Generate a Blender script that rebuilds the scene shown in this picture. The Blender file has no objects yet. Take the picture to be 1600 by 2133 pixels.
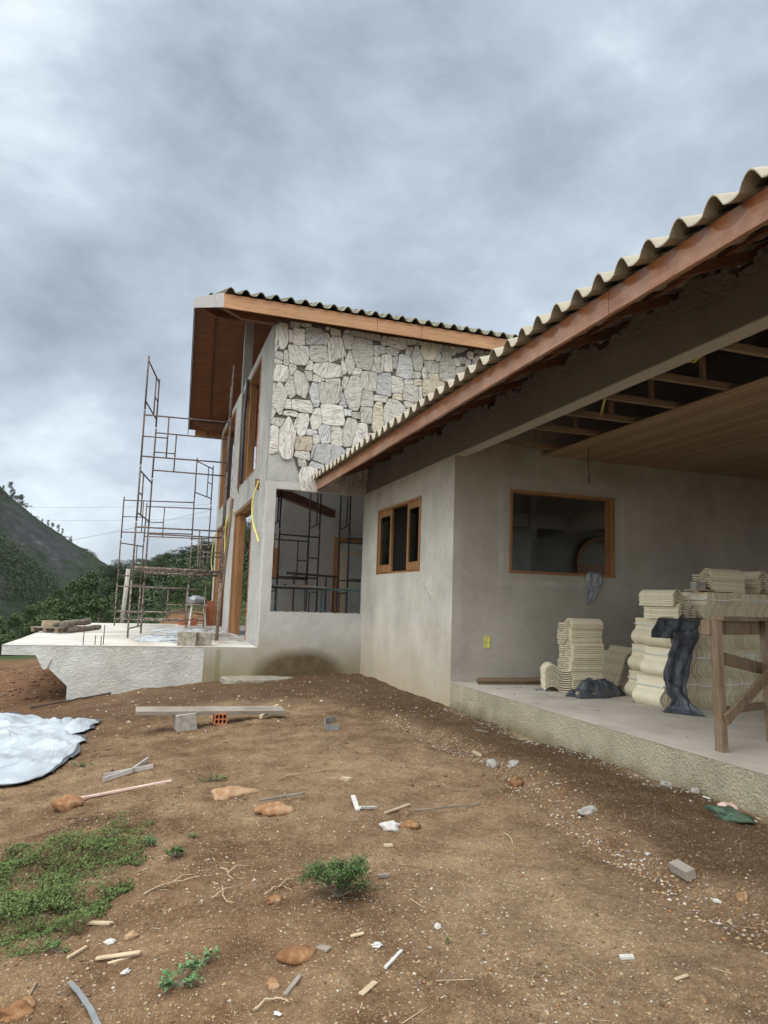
import bpy, math, random
import numpy as np
from mathutils import Vector, Matrix, Euler
random.seed(7); RNG = np.random.default_rng(7)
S = bpy.context.scene
COL = S.collection
rad = math.radians

# ------------------------------------------------------------------ camera
YAW, PITCH, ROLL, FPX = 0.3184639, 0.12410683, 0.03281221, 1480.0
CAMZ = 1.05                                   # z = 0 is the porch floor
fw = Vector((math.sin(YAW)*math.cos(PITCH), math.cos(YAW)*math.cos(PITCH), math.sin(PITCH)))
rt = Vector((math.cos(YAW), -math.sin(YAW), 0))
up = rt.cross(fw)
cr = rt*math.cos(ROLL) + up*math.sin(ROLL)
cu = up*math.cos(ROLL) - rt*math.sin(ROLL)
cam_d = bpy.data.cameras.new('camera'); cam = bpy.data.objects.new('camera', cam_d); COL.objects.link(cam)
cam_d.sensor_fit = 'VERTICAL'; cam_d.sensor_height = 36; cam_d.lens = FPX/2133*36
cam_d.clip_start = 0.05; cam_d.clip_end = 6000
M = Matrix((cr, cu, -fw)).transposed().to_4x4(); M.translation = Vector((0, 0, CAMZ))
cam.matrix_world = M
S.camera = cam

# ------------------------------------------------------------------ light
SUN_EL, SUN_AZ = rad(52), rad(-125)            # azimuth from +Y towards +X
sdir = Vector((math.sin(SUN_AZ)*math.cos(SUN_EL), math.cos(SUN_AZ)*math.cos(SUN_EL), math.sin(SUN_EL)))
sd = bpy.data.lights.new('sun', 'SUN'); sd.energy = .85; sd.angle = rad(40); sd.color = (1, .985, .955)
so = bpy.data.objects.new('sun', sd); COL.objects.link(so)
so.rotation_euler = sdir.to_track_quat('Z', 'Y').to_euler()

S.view_settings.view_transform = 'Standard'; S.view_settings.look = 'None'
S.view_settings.exposure = 0.38; S.view_settings.gamma = 1.0

W = bpy.data.worlds.new('World'); S.world = W; W.use_nodes = True
nt = W.node_tree; nt.nodes.clear()
def wn(t, **k):
    n = nt.nodes.new(t)
    for a, b in k.items(): setattr(n, a, b)
    return n
def math_(op, a, b=None, c=None, tree=None, clamp=False):
    tr = tree or nt
    n = tr.nodes.new('ShaderNodeMath'); n.operation = op; n.use_clamp = clamp
    for i, v in enumerate((a, b, c)):
        if v is None: continue
        if isinstance(v, (int, float)): n.inputs[i].default_value = v
        else: tr.links.new(v, n.inputs[i])
    return n.outputs[0]
def px_dir(x, y):
    return (fw + cr*(x-800)/FPX - cu*(y-1066.5)/FPX).normalized()
tc = wn('ShaderNodeTexCoord')
sep = wn('ShaderNodeSeparateXYZ'); nt.links.new(tc.outputs['Generated'], sep.inputs[0])
zz = math_('ADD', math_('MAXIMUM', sep.outputs[2], 0.0), 0.42)
comb = wn('ShaderNodeCombineXYZ')
nt.links.new(math_('DIVIDE', sep.outputs[0], zz), comb.inputs[0]); nt.links.new(math_('DIVIDE', sep.outputs[1], zz), comb.inputs[1])
mp = wn('ShaderNodeMapping'); nt.links.new(tc.outputs['Generated'], mp.inputs[0]); mp.inputs['Location'].default_value = (3.3, 1.7, .4); mp.inputs['Rotation'].default_value = (.25, .3, .5); mp.inputs['Scale'].default_value = (1, 1, 1.7)
n1 = wn('ShaderNodeTexNoise'); nt.links.new(mp.outputs[0], n1.inputs[0])
n1.inputs['Scale'].default_value = 3.3; n1.inputs['Detail'].default_value = 12; n1.inputs['Roughness'].default_value = .6; n1.inputs['Distortion'].default_value = .12
n2 = wn('ShaderNodeTexNoise'); nt.links.new(mp.outputs[0], n2.inputs[0])
n2.inputs['Scale'].default_value = 1.3; n2.inputs['Detail'].default_value = 3; n2.inputs['Roughness'].default_value = .5
val = math_('ADD', math_('MULTIPLY', n1.outputs[0], .95), math_('MULTIPLY', n2.outputs[0], .17))
# broad bright and dark cloud masses, each a lobe round one direction of the sky
lobes = [(60,350,.14,.09),(30,120,.12,.03),(110,880,.07,.12),(80,1010,.09,.08),(150,1120,.08,.10),(560,420,.05,.05),(660,470,.06,.08),(700,640,.14,.06),(1000,620,.12,.04),(1350,480,.12,.03),
         (330,60,.10,.02),(480,200,.13,-.09),(780,330,.15,-.06),(1020,330,.13,-.05),(1250,180,.2,-.02),(210,620,.09,-.13),(50,690,.07,-.17),(60,820,.035,-.06),(340,760,.07,-.07),(480,560,.1,-.05),(640,180,.10,-.03),(330,330,.05,-.05)]
for (x, y, w, a) in lobes:
    d = px_dir(x, y)
    vm = wn('ShaderNodeVectorMath', operation='DISTANCE'); nt.links.new(tc.outputs['Generated'], vm.inputs[0]); vm.inputs[1].default_value = d
    e = math_('EXPONENT', math_('MULTIPLY', math_('POWER', math_('DIVIDE', vm.outputs['Value'], w), 2.0), -1.0))
    val = math_('ADD', val, math_('MULTIPLY', e, a))
cr1 = wn('ShaderNodeValToRGB'); nt.links.new(val, cr1.inputs[0])
el = cr1.color_ramp.elements
stops = [(.26,(.19,.228,.275)),(.40,(.275,.325,.388)),(.52,(.37,.43,.50)),(.63,(.46,.53,.605)),(.77,(.67,.75,.82)),(.91,(.90,.935,.955))]
el[0].position = stops[0][0]; el[0].color = (*stops[0][1], 1); el[1].position = stops[-1][0]; el[1].color = (*stops[-1][1], 1)
for p, c in stops[1:-1]:
    e = el.new(p); e.color = (*c, 1)
# overcast dome: the zenith and the sky behind the viewer are several times brighter than the sky ahead
boost = math_('ADD', 1.0, math_('MULTIPLY', math_('MULTIPLY', math_('SUBTRACT', math_('MULTIPLY', sep.outputs[1], -1.0), -.55, clamp=False), 1.0, clamp=True), 1.0))
zen = math_('SUBTRACT', sep.outputs[2], .70); zen = math_('MULTIPLY', math_('MAXIMUM', zen, 0.0), 13.0)
back = math_('ADD', math_('MULTIPLY', math_('MAXIMUM', math_('SUBTRACT', .30, sep.outputs[1]), 0.0), 2.2), math_('MULTIPLY', math_('MAXIMUM', math_('SUBTRACT', -.28, sep.outputs[0]), 0.0), 3.6))
gain = math_('ADD', math_('ADD', 1.0, zen), math_('MULTIPLY', back, math_('ADD', .32, math_('MAXIMUM', sep.outputs[2], 0))))
sky = wn('ShaderNodeTexSky'); sky.sky_type = 'NISHITA'; sky.sun_disc = False; sky.sun_elevation = SUN_EL; sky.sun_rotation = SUN_AZ
bgs = wn('ShaderNodeBackground'); nt.links.new(sky.outputs[0], bgs.inputs[0]); bgs.inputs[1].default_value = .012
extra = wn('ShaderNodeVectorMath', operation='SCALE'); extra.inputs[0].default_value = (.50, .485, .445); nt.links.new(math_('SUBTRACT', gain, 1.0), extra.inputs['Scale'])
sc = wn('ShaderNodeVectorMath', operation='ADD'); nt.links.new(cr1.outputs[0], sc.inputs[0]); nt.links.new(extra.outputs[0], sc.inputs[1])
bgc = wn('ShaderNodeBackground'); nt.links.new(sc.outputs[0], bgc.inputs[0]); bgc.inputs[1].default_value = .92
add = wn('ShaderNodeAddShader'); nt.links.new(bgs.outputs[0], add.inputs[0]); nt.links.new(bgc.outputs[0], add.inputs[1])
wo = wn('ShaderNodeOutputWorld'); nt.links.new(add.outputs[0], wo.inputs[0])

# ------------------------------------------------------------------ materials
class NT:
    def __init__(s, name):
        s.m = bpy.data.materials.new(name); s.m.use_nodes = True; s.t = s.m.node_tree
        s.b = s.t.nodes['Principled BSDF']; s.co = s.n('ShaderNodeTexCoord').outputs['Object']
    def n(s, t, **k):
        n = s.t.nodes.new(t)
        for a, b in k.items(): setattr(n, a, b)
        return n
    def L(s, a, b): s.t.links.new(a, b)
    def map(s, scale=(1, 1, 1), rot=(0, 0, 0), vec=None, loc=(0, 0, 0)):
        n = s.n('ShaderNodeMapping'); s.L(vec or s.co, n.inputs[0]); n.inputs['Scale'].default_value = scale; n.inputs['Rotation'].default_value = rot; n.inputs['Location'].default_value = loc
        return n.outputs[0]
    def noise(s, scale, detail=6, rough=.6, vec=None, dist=0):
        n = s.n('ShaderNodeTexNoise'); s.L(vec or s.co, n.inputs[0]); n.inputs['Scale'].default_value = scale; n.inputs['Detail'].default_value = detail; n.inputs['Roughness'].default_value = rough; n.inputs['Distortion'].default_value = dist
        return n.outputs[0]
    def vor(s, scale, vec=None, feature='F1', out='Distance'):
        n = s.n('ShaderNodeTexVoronoi'); n.feature = feature; s.L(vec or s.co, n.inputs['Vector']); n.inputs['Scale'].default_value = scale
        return n.outputs[out]
    def ramp(s, f, stops):
        n = s.n('ShaderNodeValToRGB'); s.L(f, n.inputs[0]); e = n.color_ramp.elements
        def c4(c): return (c, c, c, 1) if isinstance(c, (int, float)) else (*c, 1)
        e[0].position = stops[0][0]; e[0].color = c4(stops[0][1]); e[1].position = stops[-1][0]; e[1].color = c4(stops[-1][1])
        for p, c in stops[1:-1]: q = e.new(p); q.color = c4(c)
        return n.outputs[0]
    def mix(s, f, a, b, mode='MIX'):
        n = s.n('ShaderNodeMix'); n.data_type = 'RGBA'; n.blend_type = mode
        for i, v in ((0, f), (6, a), (7, b)):
            if isinstance(v, (int, float)): n.inputs[i].default_value = v if i == 0 else (v, v, v, 1)
            elif isinstance(v, tuple): n.inputs[i].default_value = (*v, 1)
            else: s.L(v, n.inputs[i])
        return n.outputs[2]
    def math(s, op, a, b=None, c=None, clamp=False): return math_(op, a, b, c, s.t, clamp)
    def sepxyz(s, vec=None):
        n = s.n('ShaderNodeSeparateXYZ'); s.L(vec or s.co, n.inputs[0]); return n.outputs
    def attr(s, name, out='Color'):
        n = s.n('ShaderNodeAttribute'); n.attribute_name = name; return n.outputs[out]
    def orand(s): return s.n('ShaderNodeObjectInfo').outputs['Random']
    def bump(s, h, strength=.3, dist=.01, prev=None):
        n = s.n('ShaderNodeBump'); s.L(h, n.inputs['Height']); n.inputs['Strength'].default_value = strength; n.inputs['Distance'].default_value = dist
        if prev: s.L(prev, n.inputs['Normal'])
        return n.outputs[0]
    def done(s, col, rough=.8, normal=None, spec=.3):
        if isinstance(col, tuple): s.b.inputs['Base Color'].default_value = (*col, 1)
        else: s.L(col, s.b.inputs['Base Color'])
        if isinstance(rough, (int, float)): s.b.inputs['Roughness'].default_value = rough
        else: s.L(rough, s.b.inputs['Roughness'])
        s.b.inputs['Specular IOR Level'].default_value = spec
        if normal: s.L(normal, s.b.inputs['Normal'])
        return s.m

def mat_plaster(name, c1, c2, stain=None, rough_bump=.25, zfade=None, fine=90):
    t = NT(name)
    a = t.noise(1.3, 7, .62); b = t.noise(9, 6, .65); c = t.noise(fine, 3, .6)
    streak = t.noise(2.2, 5, .6, t.map((1, 1, .22)))
    f = t.math('ADD', t.math('MULTIPLY', a, .55), t.math('ADD', t.math('MULTIPLY', b, .2), t.math('MULTIPLY', streak, .3)))
    col = t.ramp(f, [(.36, c1), (.66, c2)])
    col = t.mix(.22, col, t.ramp(c, [(.3, .25), (.7, .75)]), 'OVERLAY')
    if zfade:                                   # splashed soil along the foot of the wall
        z0, z1, sc_ = zfade
        z = t.sepxyz()[2]
        m = t.math('SUBTRACT', 1.0, t.math('DIVIDE', t.math('SUBTRACT', t.math('ADD', z, t.math('MULTIPLY', t.math('SUBTRACT', t.noise(2.2, 5, .65), .5), -.9)), z0), z1-z0), clamp=True)
        m = t.math('MULTIPLY', t.math('POWER', t.math('MAXIMUM', m, 0.0), 1.5), .85)
        col = t.mix(m, col, sc_)
    if stain: col = stain(t, col)
    n = t.bump(t.math('ADD', t.math('MULTIPLY', b, .6), t.math('MULTIPLY', c, .25)), rough_bump, .012)
    return t.done(col, .88, n, .2)

def mat_wood(name, c1, c2, scale=(1, 14, 14), rough=.5, weather=0.0, spec=.35):
    t = NT(name)
    r = t.n('ShaderNodeObjectInfo').outputs['Location']
    v = t.map(scale)
    g = t.noise(2.2, 7, .62, v, 1.2)
    w = t.noise(8, 4, .6, v, .6)
    f = t.math('ADD', t.math('MULTIPLY', g, .75), t.math('MULTIPLY', w, .3))
    col = t.ramp(f, [(.35, c1), (.52, tuple((a+b)/2 for a, b in zip(c1, c2))), (.7, c2)])
    blot = t.noise(1.1, 4, .6)
    col = t.mix(.35, col, t.ramp(blot, [(.35, .32), (.65, .68)]), 'OVERLAY')
    if weather:
        m = t.ramp(t.noise(2.6, 6, .7), [(.45, 0.0), (.62, 1.0)])
        col = t.mix(t.math('MULTIPLY', m, weather), col, (.33, .30, .26))
    n = t.bump(f, .25, .004)
    return t.done(col, rough, n, spec)

MT = {}
def stain_parapet(t, col):
    x, y, z = t.sepxyz()
    nz = t.math('SUBTRACT', t.noise(1.7, 5, .6), .5)
    # ochre halo over the foot of the wall
    h = t.math('SUBTRACT', 1.0, t.math('DIVIDE', t.math('ADD', t.math('ADD', z, .35), t.math('MULTIPLY', nz, -.7)), .85), clamp=True)
    col = t.mix(t.math('MULTIPLY', t.math('POWER', h, 1.1), .88), col, (.25, .205, .115))
    # wet dome-shaped damp patch at the foot of the low wall, centred x=3.0
    dx = t.math('DIVIDE', t.math('SUBTRACT', x, 2.80), .95); dz = t.math('DIVIDE', t.math('SUBTRACT', z, -.42), .58)
    r = t.math('ADD', t.math('ADD', t.math('POWER', t.math('ABSOLUTE', dx), 2.3), t.math('POWER', t.math('ABSOLUTE', dz), 2.0)), t.math('MULTIPLY', nz, .35))
    m = t.ramp(r, [(.45, 1.0), (1.0, 0.0)])
    col = t.mix(t.math('MULTIPLY', m, .95), col, t.ramp(t.noise(6, 5, .6), [(.3, (.085, .060, .030)), (.7, (.14, .10, .054))]))
    # green drip marks
    g = t.math('MULTIPLY', t.ramp(t.noise(5.5, 3, .55, t.map((1, 1, .06))), [(.49, 0.0), (.61, 1.0)]), t.math('SUBTRACT', 1.0, t.math('MULTIPLY', t.math('ABSOLUTE', t.math('SUBTRACT', x, 1.65)), 1.2), clamp=True))
    g = t.math('MULTIPLY', g, t.ramp(z, [(.05, 1.0), (.16, 0.0)]))
    return t.mix(t.math('MULTIPLY', g, .8), col, (.13, .145, .04))
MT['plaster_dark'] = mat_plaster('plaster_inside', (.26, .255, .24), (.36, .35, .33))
MT['plaster_beam'] = mat_plaster('plaster_beam', (.135, .125, .107), (.185, .17, .145))  # shade under the eave put into a darker plaster colour
def tint_porch(t, col):
    x, y, z = t.sepxyz()
    d = t.math('MAXIMUM', t.math('SUBTRACT', t.math('ABSOLUTE', t.math('SUBTRACT', x, 5.71)), .88), t.math('SUBTRACT', t.math('ABSOLUTE', t.math('SUBTRACT', z, 2.09)), .60))
    d = t.math('ADD', d, t.math('MULTIPLY', t.math('SUBTRACT', t.noise(4, 5, .65), .5), .14))
    k = t.math('MULTIPLY', t.ramp(t.math('ABSOLUTE', t.math('SUBTRACT', d, .13)), [(.015, 1.0), (.07, 0.0)]), t.ramp(t.noise(3, 4, .6), [(.4, .15), (.65, .6)]))
    col = t.mix(k, col, (.56, .55, .52))
    br = t.math('MULTIPLY', t.ramp(t.math('DIVIDE', z, 4.0), [(.60, 0.0), (.78, 1.0)]), t.ramp(t.noise(1.1, 5, .65), [(.35, .2), (.7, .8)]))  # darker brown towards the top of the wall, broken by noise
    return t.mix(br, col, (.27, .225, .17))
MT['plaster_porch'] = mat_plaster('plaster_porch', (.33, .31, .265), (.49, .465, .405), tint_porch)
MT['smooth_soffit'] = mat_plaster('smooth_soffit', (.36, .335, .285), (.45, .42, .36))
def stain_side(t, col):
    x, y, z = t.sepxyz()
    sc_ = t.ramp(t.noise(3.2, 6, .8, t.map((1, 1.2, 5), rot=(.9, 0, 0))), [(.66, 0.0), (.72, .55)])
    k = t.math('MULTIPLY', sc_, t.ramp(t.noise(.9, 3, .5, t.map(loc=(2, 7, 1))), [(.48, 0.0), (.6, 1.0)]))
    col = t.mix(k, col, (.72, .72, .70))
    cr_ = t.vor(1.7, t.map((1, 1, .8)), 'DISTANCE_TO_EDGE')
    cr_ = t.math('MULTIPLY', t.ramp(t.math('ADD', cr_, t.math('MULTIPLY', t.math('SUBTRACT', t.noise(9, 5, .7), .5), .03)), [(.0, .6), (.006, 0.0)]), t.ramp(t.noise(1.3, 2, .5), [(.55, 0.0), (.62, 1.0)]))
    return t.mix(cr_, col, (.20, .19, .17))
MT['plaster'] = mat_plaster('plaster_grey', (.36, .345, .30), (.585, .565, .50), stain_side, zfade=(-.35, .85, (.42, .335, .225)))
MT['parapet'] = mat_plaster('plaster_parapet', (.40, .395, .375), (.53, .52, .49), stain_parapet)
MT['render_rough'] = mat_plaster('render_rough', (.27, .268, .255), (.46, .457, .435), None, .7, None, 40)

def m_slab_face():
    t = NT('textured_concrete')
    w = t.noise(7, 5, .6, t.map((1, 1, 1.7)), 2.4)
    b = t.noise(26, 4, .6, None, 1.0)
    h = t.math('ADD', t.ramp(w, [(.42, 0.0), (.56, 1.0)]), t.math('MULTIPLY', b, .5))
    col = t.ramp(t.noise(2, 6, .65), [(.35, (.44, .44, .42)), (.65, (.60, .60, .57))])
    col = t.mix(t.ramp(t.noise(1.2, 4, .6), [(.5, 0.0), (.8, .5)]), col, (.42, .36, .25))
    return t.done(col, .9, t.bump(h, .5, .025), .15)
MT['slab_face'] = m_slab_face()
def m_plinth():
    t = NT('rough_cast_plinth')
    b = t.noise(70, 4, .7); v = t.vor(60)
    h = t.math('ADD', b, t.math('MULTIPLY', v, .8))
    pit = t.ramp(t.noise(55, 5, .72, None, .6), [(.36, .45), (.47, 1.0)])
    x, y, z = t.sepxyz()
    col = t.ramp(t.noise(2.4, 6, .65), [(.32, (.36, .325, .235)), (.68, (.52, .475, .36))])
    col = t.mix(t.math('SUBTRACT', 1.0, pit), col, (.17, .155, .12))
    gz = t.math('SUBTRACT', 1.0, t.math('DIVIDE', t.math('ADD', t.math('ADD', z, .36), t.math('MULTIPLY', t.math('SUBTRACT', t.noise(3, 5, .6), .5), -.3)), .16), clamp=True)
    col = t.mix(t.math('MULTIPLY', gz, .8), col, (.17, .13, .06))
    return t.done(col, .92, t.bump(h, .9, .018), .12)
MT['plinth'] = m_plinth()
def m_floor():
    t = NT('porch_floor')
    col = t.ramp(t.noise(1.6, 8, .68), [(.35, (.41, .375, .32)), (.65, (.54, .505, .44))])
    col = t.mix(t.ramp(t.noise(9, 6, .7), [(.58, 0.0), (.75, .6)]), col, (.28, .25, .2))
    x = t.sepxyz()[0]
    edge = t.math('MULTIPLY', t.ramp(t.math('ADD', x, t.math('MULTIPLY', t.noise(7, 4, .6), .16)), [(4.07/5, 1.0), (4.16/5, 0.0)]), .0)
    return t.done(col, .85, t.bump(t.noise(18, 6, .7), .25, .01), .2)
MT['floor'] = m_floor()
def m_terrace():
    t = NT('terrace_top')
    col = t.ramp(t.noise(1.1, 7, .66), [(.33, (.44, .43, .39)), (.62, (.64, .62, .57))])
    x, y, z = t.sepxyz()
    rust = t.ramp(t.noise(.9, 5, .6, t.map((1, .5, 1), loc=(3, 1, 0))), [(.52, 0.0), (.68, .65)])
    col = t.mix(rust, col, (.44, .36, .24))
    dk = t.math('MULTIPLY', t.ramp(t.noise(1.6, 6, .7, t.map((1, .45, 1))), [(.40, 0.0), (.58, 1.0)]), t.ramp(t.math('DIVIDE', t.math('SUBTRACT', x, -.4), 1.6), [(.0, 0.0), (.7, 1.0)]))
    dk = t.math('MULTIPLY', dk, t.ramp(t.math('DIVIDE', t.math('SUBTRACT', y, 13.5), 1.5), [(.0, 0.0), (.9, 1.0)]))
    col = t.mix(t.math('MULTIPLY', dk, .75), col, (.17, .14, .11))
    rgh = t.ramp(dk, [(.2, .85), (.8, .32)])
    return t.done(col, rgh, t.bump(t.noise(15, 6, .7), .35, .012), .3)
MT['terrace_top'] = m_terrace()
MT['fascia'] = mat_wood('varnished_fascia', (.20, .078, .034), (.37, .175, .085), (5, .55, 9), .32, 0, .5)
def wet_board(m, axis, pitch, off, ztop, depth, wetc, dry):
    t = NT.__new__(NT); t.m = m; t.t = m.node_tree; t.b = t.t.nodes['Principled BSDF']; t.co = t.n('ShaderNodeTexCoord').outputs['Object']
    x, y, z = t.sepxyz(); u = y if axis == 'Y' else x
    w = t.math('ABSOLUTE', t.math('SINE', t.math('MULTIPLY', t.math('ADD', u, off), math.pi/pitch)))
    edge = t.math('SUBTRACT', ztop-depth, t.math('ADD', t.math('MULTIPLY', w, depth*.75), t.math('MULTIPLY', t.math('SUBTRACT', t.noise(5, 4, .6), .5), depth*2.4)))
    k = t.math('MULTIPLY', t.math('SUBTRACT', z, edge), 260, clamp=True)
    src = t.b.inputs['Base Color'].links[0].from_socket
    col = t.mix(t.math('MULTIPLY', k, .62), src, wetc)
    dr = t.ramp(t.noise(2.6, 5, .65), [(.45, 0.0), (.68, dry)])
    col = t.mix(t.math('MULTIPLY', dr, t.math('SUBTRACT', 1.0, k)), col, (.44, .27, .19))
    blk = t.math('MULTIPLY', t.ramp(t.noise(9, 5, .75, t.map((1, .6, 2.5))), [(.66, 0.0), (.70, .85)]), t.math('MULTIPLY', t.math('SUBTRACT', ztop-.14, z), 60, clamp=True))
    if axis == 'Y': col = t.mix(blk, col, (.03, .022, .02))
    t.L(col, t.b.inputs['Base Color'])
wet_board(MT['fascia'], 'Y', .2655, .10, 3.27, .048, (.20, .068, .02), .75)
MT['fascia_x'] = mat_wood('varnished_eave_board', (.31, .15, .065), (.49, .275, .13), (.55, 5, 9), .42, 0, .4)
MT['soffit'] = mat_wood('soffit_boards', (.115, .045, .022), (.25, .105, .045), (.7, 8, 8), .55)
MT['rafter'] = mat_wood('dark_rafter_wood', (.10, .04, .022), (.20, .085, .042), (.6, 8, 8), .6)
MT['jamb'] = mat_wood('new_timber_frame', (.21, .095, .038), (.38, .20, .085), (9, 9, .6), .45)
MT['jamb_h'] = mat_wood('new_timber_rail', (.21, .095, .038), (.36, .19, .08), (.8, .8, 9), .45)
MT['old_wood'] = mat_wood('weathered_timber', (.13, .085, .055), (.28, .20, .135), (7, 7, .8), .85, .25, .15)
MT['old_wood_h'] = mat_wood('weathered_plank', (.15, .125, .10), (.31, .275, .235), (.8, 9, 9), .85, .6, .15)
MT['pale_wood'] = mat_wood('pale_sawn_wood', (.36, .28, .18), (.54, .44, .30), (1.2, 9, 9), .75, .1, .2)
MT['joist'] = mat_wood('ceiling_joist_wood', (.17, .115, .07), (.28, .195, .125), (.6, 8, 8), .75, 0, .2)
def m_ceiling():
    t = NT('boarded_ceiling')
    x, y, z = t.sepxyz()
    fr = t.math('FRACT', t.math('DIVIDE', x, .10))
    gr = t.ramp(fr, [(.0, 0.25), (.05, 1.0), (.95, 1.0), (1.0, 0.25)])
    bid = t.n('ShaderNodeTexWhiteNoise', noise_dimensions='1D'); t.L(t.math('FLOOR', t.math('DIVIDE', x, .10)), bid.inputs['W'])
    g = t.noise(2.4, 6, .6, t.map((14, .7, 1)), .8)
    col = t.ramp(t.math('ADD', t.math('MULTIPLY', g, .7), t.math('MULTIPLY', bid.outputs['Value'], .28)), [(.3, (.26, .165, .095)), (.75, (.44, .31, .195))])
    col = t.mix(1.0, col, gr, 'MULTIPLY')
    return t.done(col, .5, t.bump(gr, .4, .004), .3)
MT['ceiling'] = m_ceiling()
wet_board(MT['fascia_x'], 'X', .2775, .06, 6.52, .035, (.33, .13, .04), .3)
def m_simple(name, c1, c2, sc_=20, rough=.7, bs=.2, spec=.3, bd=.005, metallic=0, det=5):
    t = NT(name); f = t.noise(sc_, det, .65)
    m = t.done(t.ramp(f, [(.35, c1), (.65, c2)]), rough, t.bump(f, bs, bd), spec)
    t.b.inputs['Metallic'].default_value = metallic
    return m
def m_tile(name, c1, c2):
    t = NT(name)
    f = t.math('ADD', t.math('MULTIPLY', t.noise(6, 5, .6), .6), t.math('MULTIPLY', t.orand(), .4))
    col = t.ramp(f, [(.3, c1), (.7, c2)])
    col = t.mix(t.ramp(t.noise(3.3, 5, .7), [(.55, 0.0), (.8, .35)]), col, (.36, .31, .22))
    return t.done(col, .62, t.bump(t.noise(90, 3, .6), .15, .003), .3)
MT['tile'] = m_tile('cream_concrete_tile', (.27, .24, .185), (.42, .385, .30))
MT['tile_new'] = m_tile('cream_new_tile', (.66, .59, .42), (.82, .76, .58))
MT['tile_roof_far'] = m_simple('roof_tile_shaded', (.10, .10, .075), (.33, .31, .23), 7, .8)  # same tile darker: shade of open ends and undersides put into colour
MT['primed'] = m_simple('primed_board', (.40, .375, .37), (.53, .505, .49), 6, .6)
MT['black'] = m_simple('black_plastic', (.036, .041, .050), (.075, .084, .10), 9, .45, .6, .5, .012)
MT['void'] = m_simple('void_black', (.012, .011, .01), (.03, .027, .024), 9, .9)  # near-black: darkness of roof void and brick holes put into the colour
MT['rag'] = m_simple('grey_cloth', (.27, .285, .32), (.42, .44, .48), 25, .9, .4)
def m_scaf():
    t = NT('rusty_scaffold_steel')
    f = t.noise(11, 5, .7); d = t.ramp(t.noise(24, 4, .7), [(.50, 0.0), (.60, 1.0)])
    col = t.ramp(f, [(.3, (.055, .045, .045)), (.6, (.14, .09, .075))])
    z = t.sepxyz(t.n('ShaderNodeNewGeometry').outputs['Position'])[2]
    lo = t.ramp(t.math('DIVIDE', z, 6.0), [(.05, .95), (.45, .25)])
    col = t.mix(t.math('MULTIPLY', d, lo), col, (.50, .46, .41))
    return t.done(col, .75, t.bump(f, .3, .003), .3)
MT['scaffold'] = m_scaf()
MT['steel_dark'] = m_simple('dark_steel', (.03, .028, .03), (.08, .065, .06), 12, .6)
MT['green_steel'] = m_simple('teal_painted_steel', (.05, .11, .12), (.10, .17, .17), 12, .5)
MT['blue'] = m_simple('blue_plastic', (.02, .10, .45), (.04, .15, .60), 5, .35)
MT['yellow'] = m_simple('yellow_conduit_plastic', (.62, .55, .10), (.80, .74, .25), 5, .4)
MT['brick'] = m_simple('red_clay', (.36, .11, .055), (.52, .19, .10), 12, .85)
MT['concrete_block'] = m_simple('concrete_block', (.19, .17, .135), (.36, .33, .27), 10, .95, .6, .15, .015)
MT['concrete_pale'] = m_simple('pale_concrete', (.28, .265, .235), (.44, .42, .385), 14, .9, .5, .2, .01)
MT['white'] = m_simple('white_plaster_scrap', (.44, .43, .40), (.62, .61, .58), 20, .8, .5)
MT['pink'] = m_simple('pale_pink_trim', (.56, .38, .32), (.70, .55, .49), 8, .6)
MT['strap'] = m_simple('pale_plastic_strap', (.62, .70, .68), (.74, .80, .78), 8, .35)
MT['metal'] = m_simple('galvanised_metal', (.25, .27, .28), (.42, .44, .45), 9, .4, .2, .5, .004, .5)
def m_glass():
    t = NT('window_glass')
    t.b.inputs['Base Color'].default_value = (.75, .8, .8, 1); t.b.inputs['Roughness'].default_value = .03; t.b.inputs['Transmission Weight'].default_value = 1.0; t.b.inputs['IOR'].default_value = 1.35
    tr = t.n('ShaderNodeBsdfTransparent'); tr.inputs[0].default_value = (.7, .75, .75, 1)
    gl = t.n('ShaderNodeBsdfGlossy'); gl.inputs['Roughness'].default_value = .04
    mx = t.n('ShaderNodeMixShader'); lw = t.n('ShaderNodeFresnel'); lw.inputs[0].default_value = 1.4
    t.L(lw.outputs[0], mx.inputs[0]); t.L(tr.outputs[0], mx.inputs[1]); t.L(gl.outputs[0], mx.inputs[2])
    t.L(mx.outputs[0], t.t.nodes['Material Output'].inputs[0])
    return t.m
MT['glass'] = m_glass()
def m_stone():
    t = NT('split_quartzite')
    uv = t.n('ShaderNodeAttribute'); uv.attribute_name = 'grain'
    c = t.attr('tone')
    v = t.map((1.6, 11, 6), vec=uv.outputs['Vector'])
    g = t.noise(2.6, 7, .68, v, 1.6)
    g2 = t.noise(9, 5, .7, v, .6)
    col = t.mix(1.0, c, t.ramp(g, [(.34, (.22, .215, .23)), (.44, (.66, .64, .62)), (.56, (1, 1, .98)), (.72, (.74, .70, .63))]), 'MULTIPLY')
    col = t.mix(t.ramp(g2, [(.56, 0.0), (.68, .7)]), col, (.15, .145, .15))
    return t.done(col, .82, t.bump(t.math('ADD', g, t.math('MULTIPLY', g2, .6)), .7, .02), .25)
MT['stone'] = m_stone()
MT['joint'] = m_simple('dark_mortar', (.075, .068, .06), (.17, .155, .135), 20, .95, .6)
def m_plants(name, c1, c2, trans=.15, sc_=.5):
    t = NT(name)
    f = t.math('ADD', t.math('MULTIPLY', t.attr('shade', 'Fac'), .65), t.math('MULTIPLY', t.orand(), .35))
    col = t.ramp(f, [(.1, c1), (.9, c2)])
    t.b.inputs['Subsurface Weight'].default_value = 0
    return t.done(col, .6, None, .25)
MT['weed'] = m_plants('weed_leaf', (.026, .050, .014), (.11, .155, .042))
MT['weed_b'] = m_plants('bush_leaf', (.034, .070, .022), (.095, .155, .048))
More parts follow.
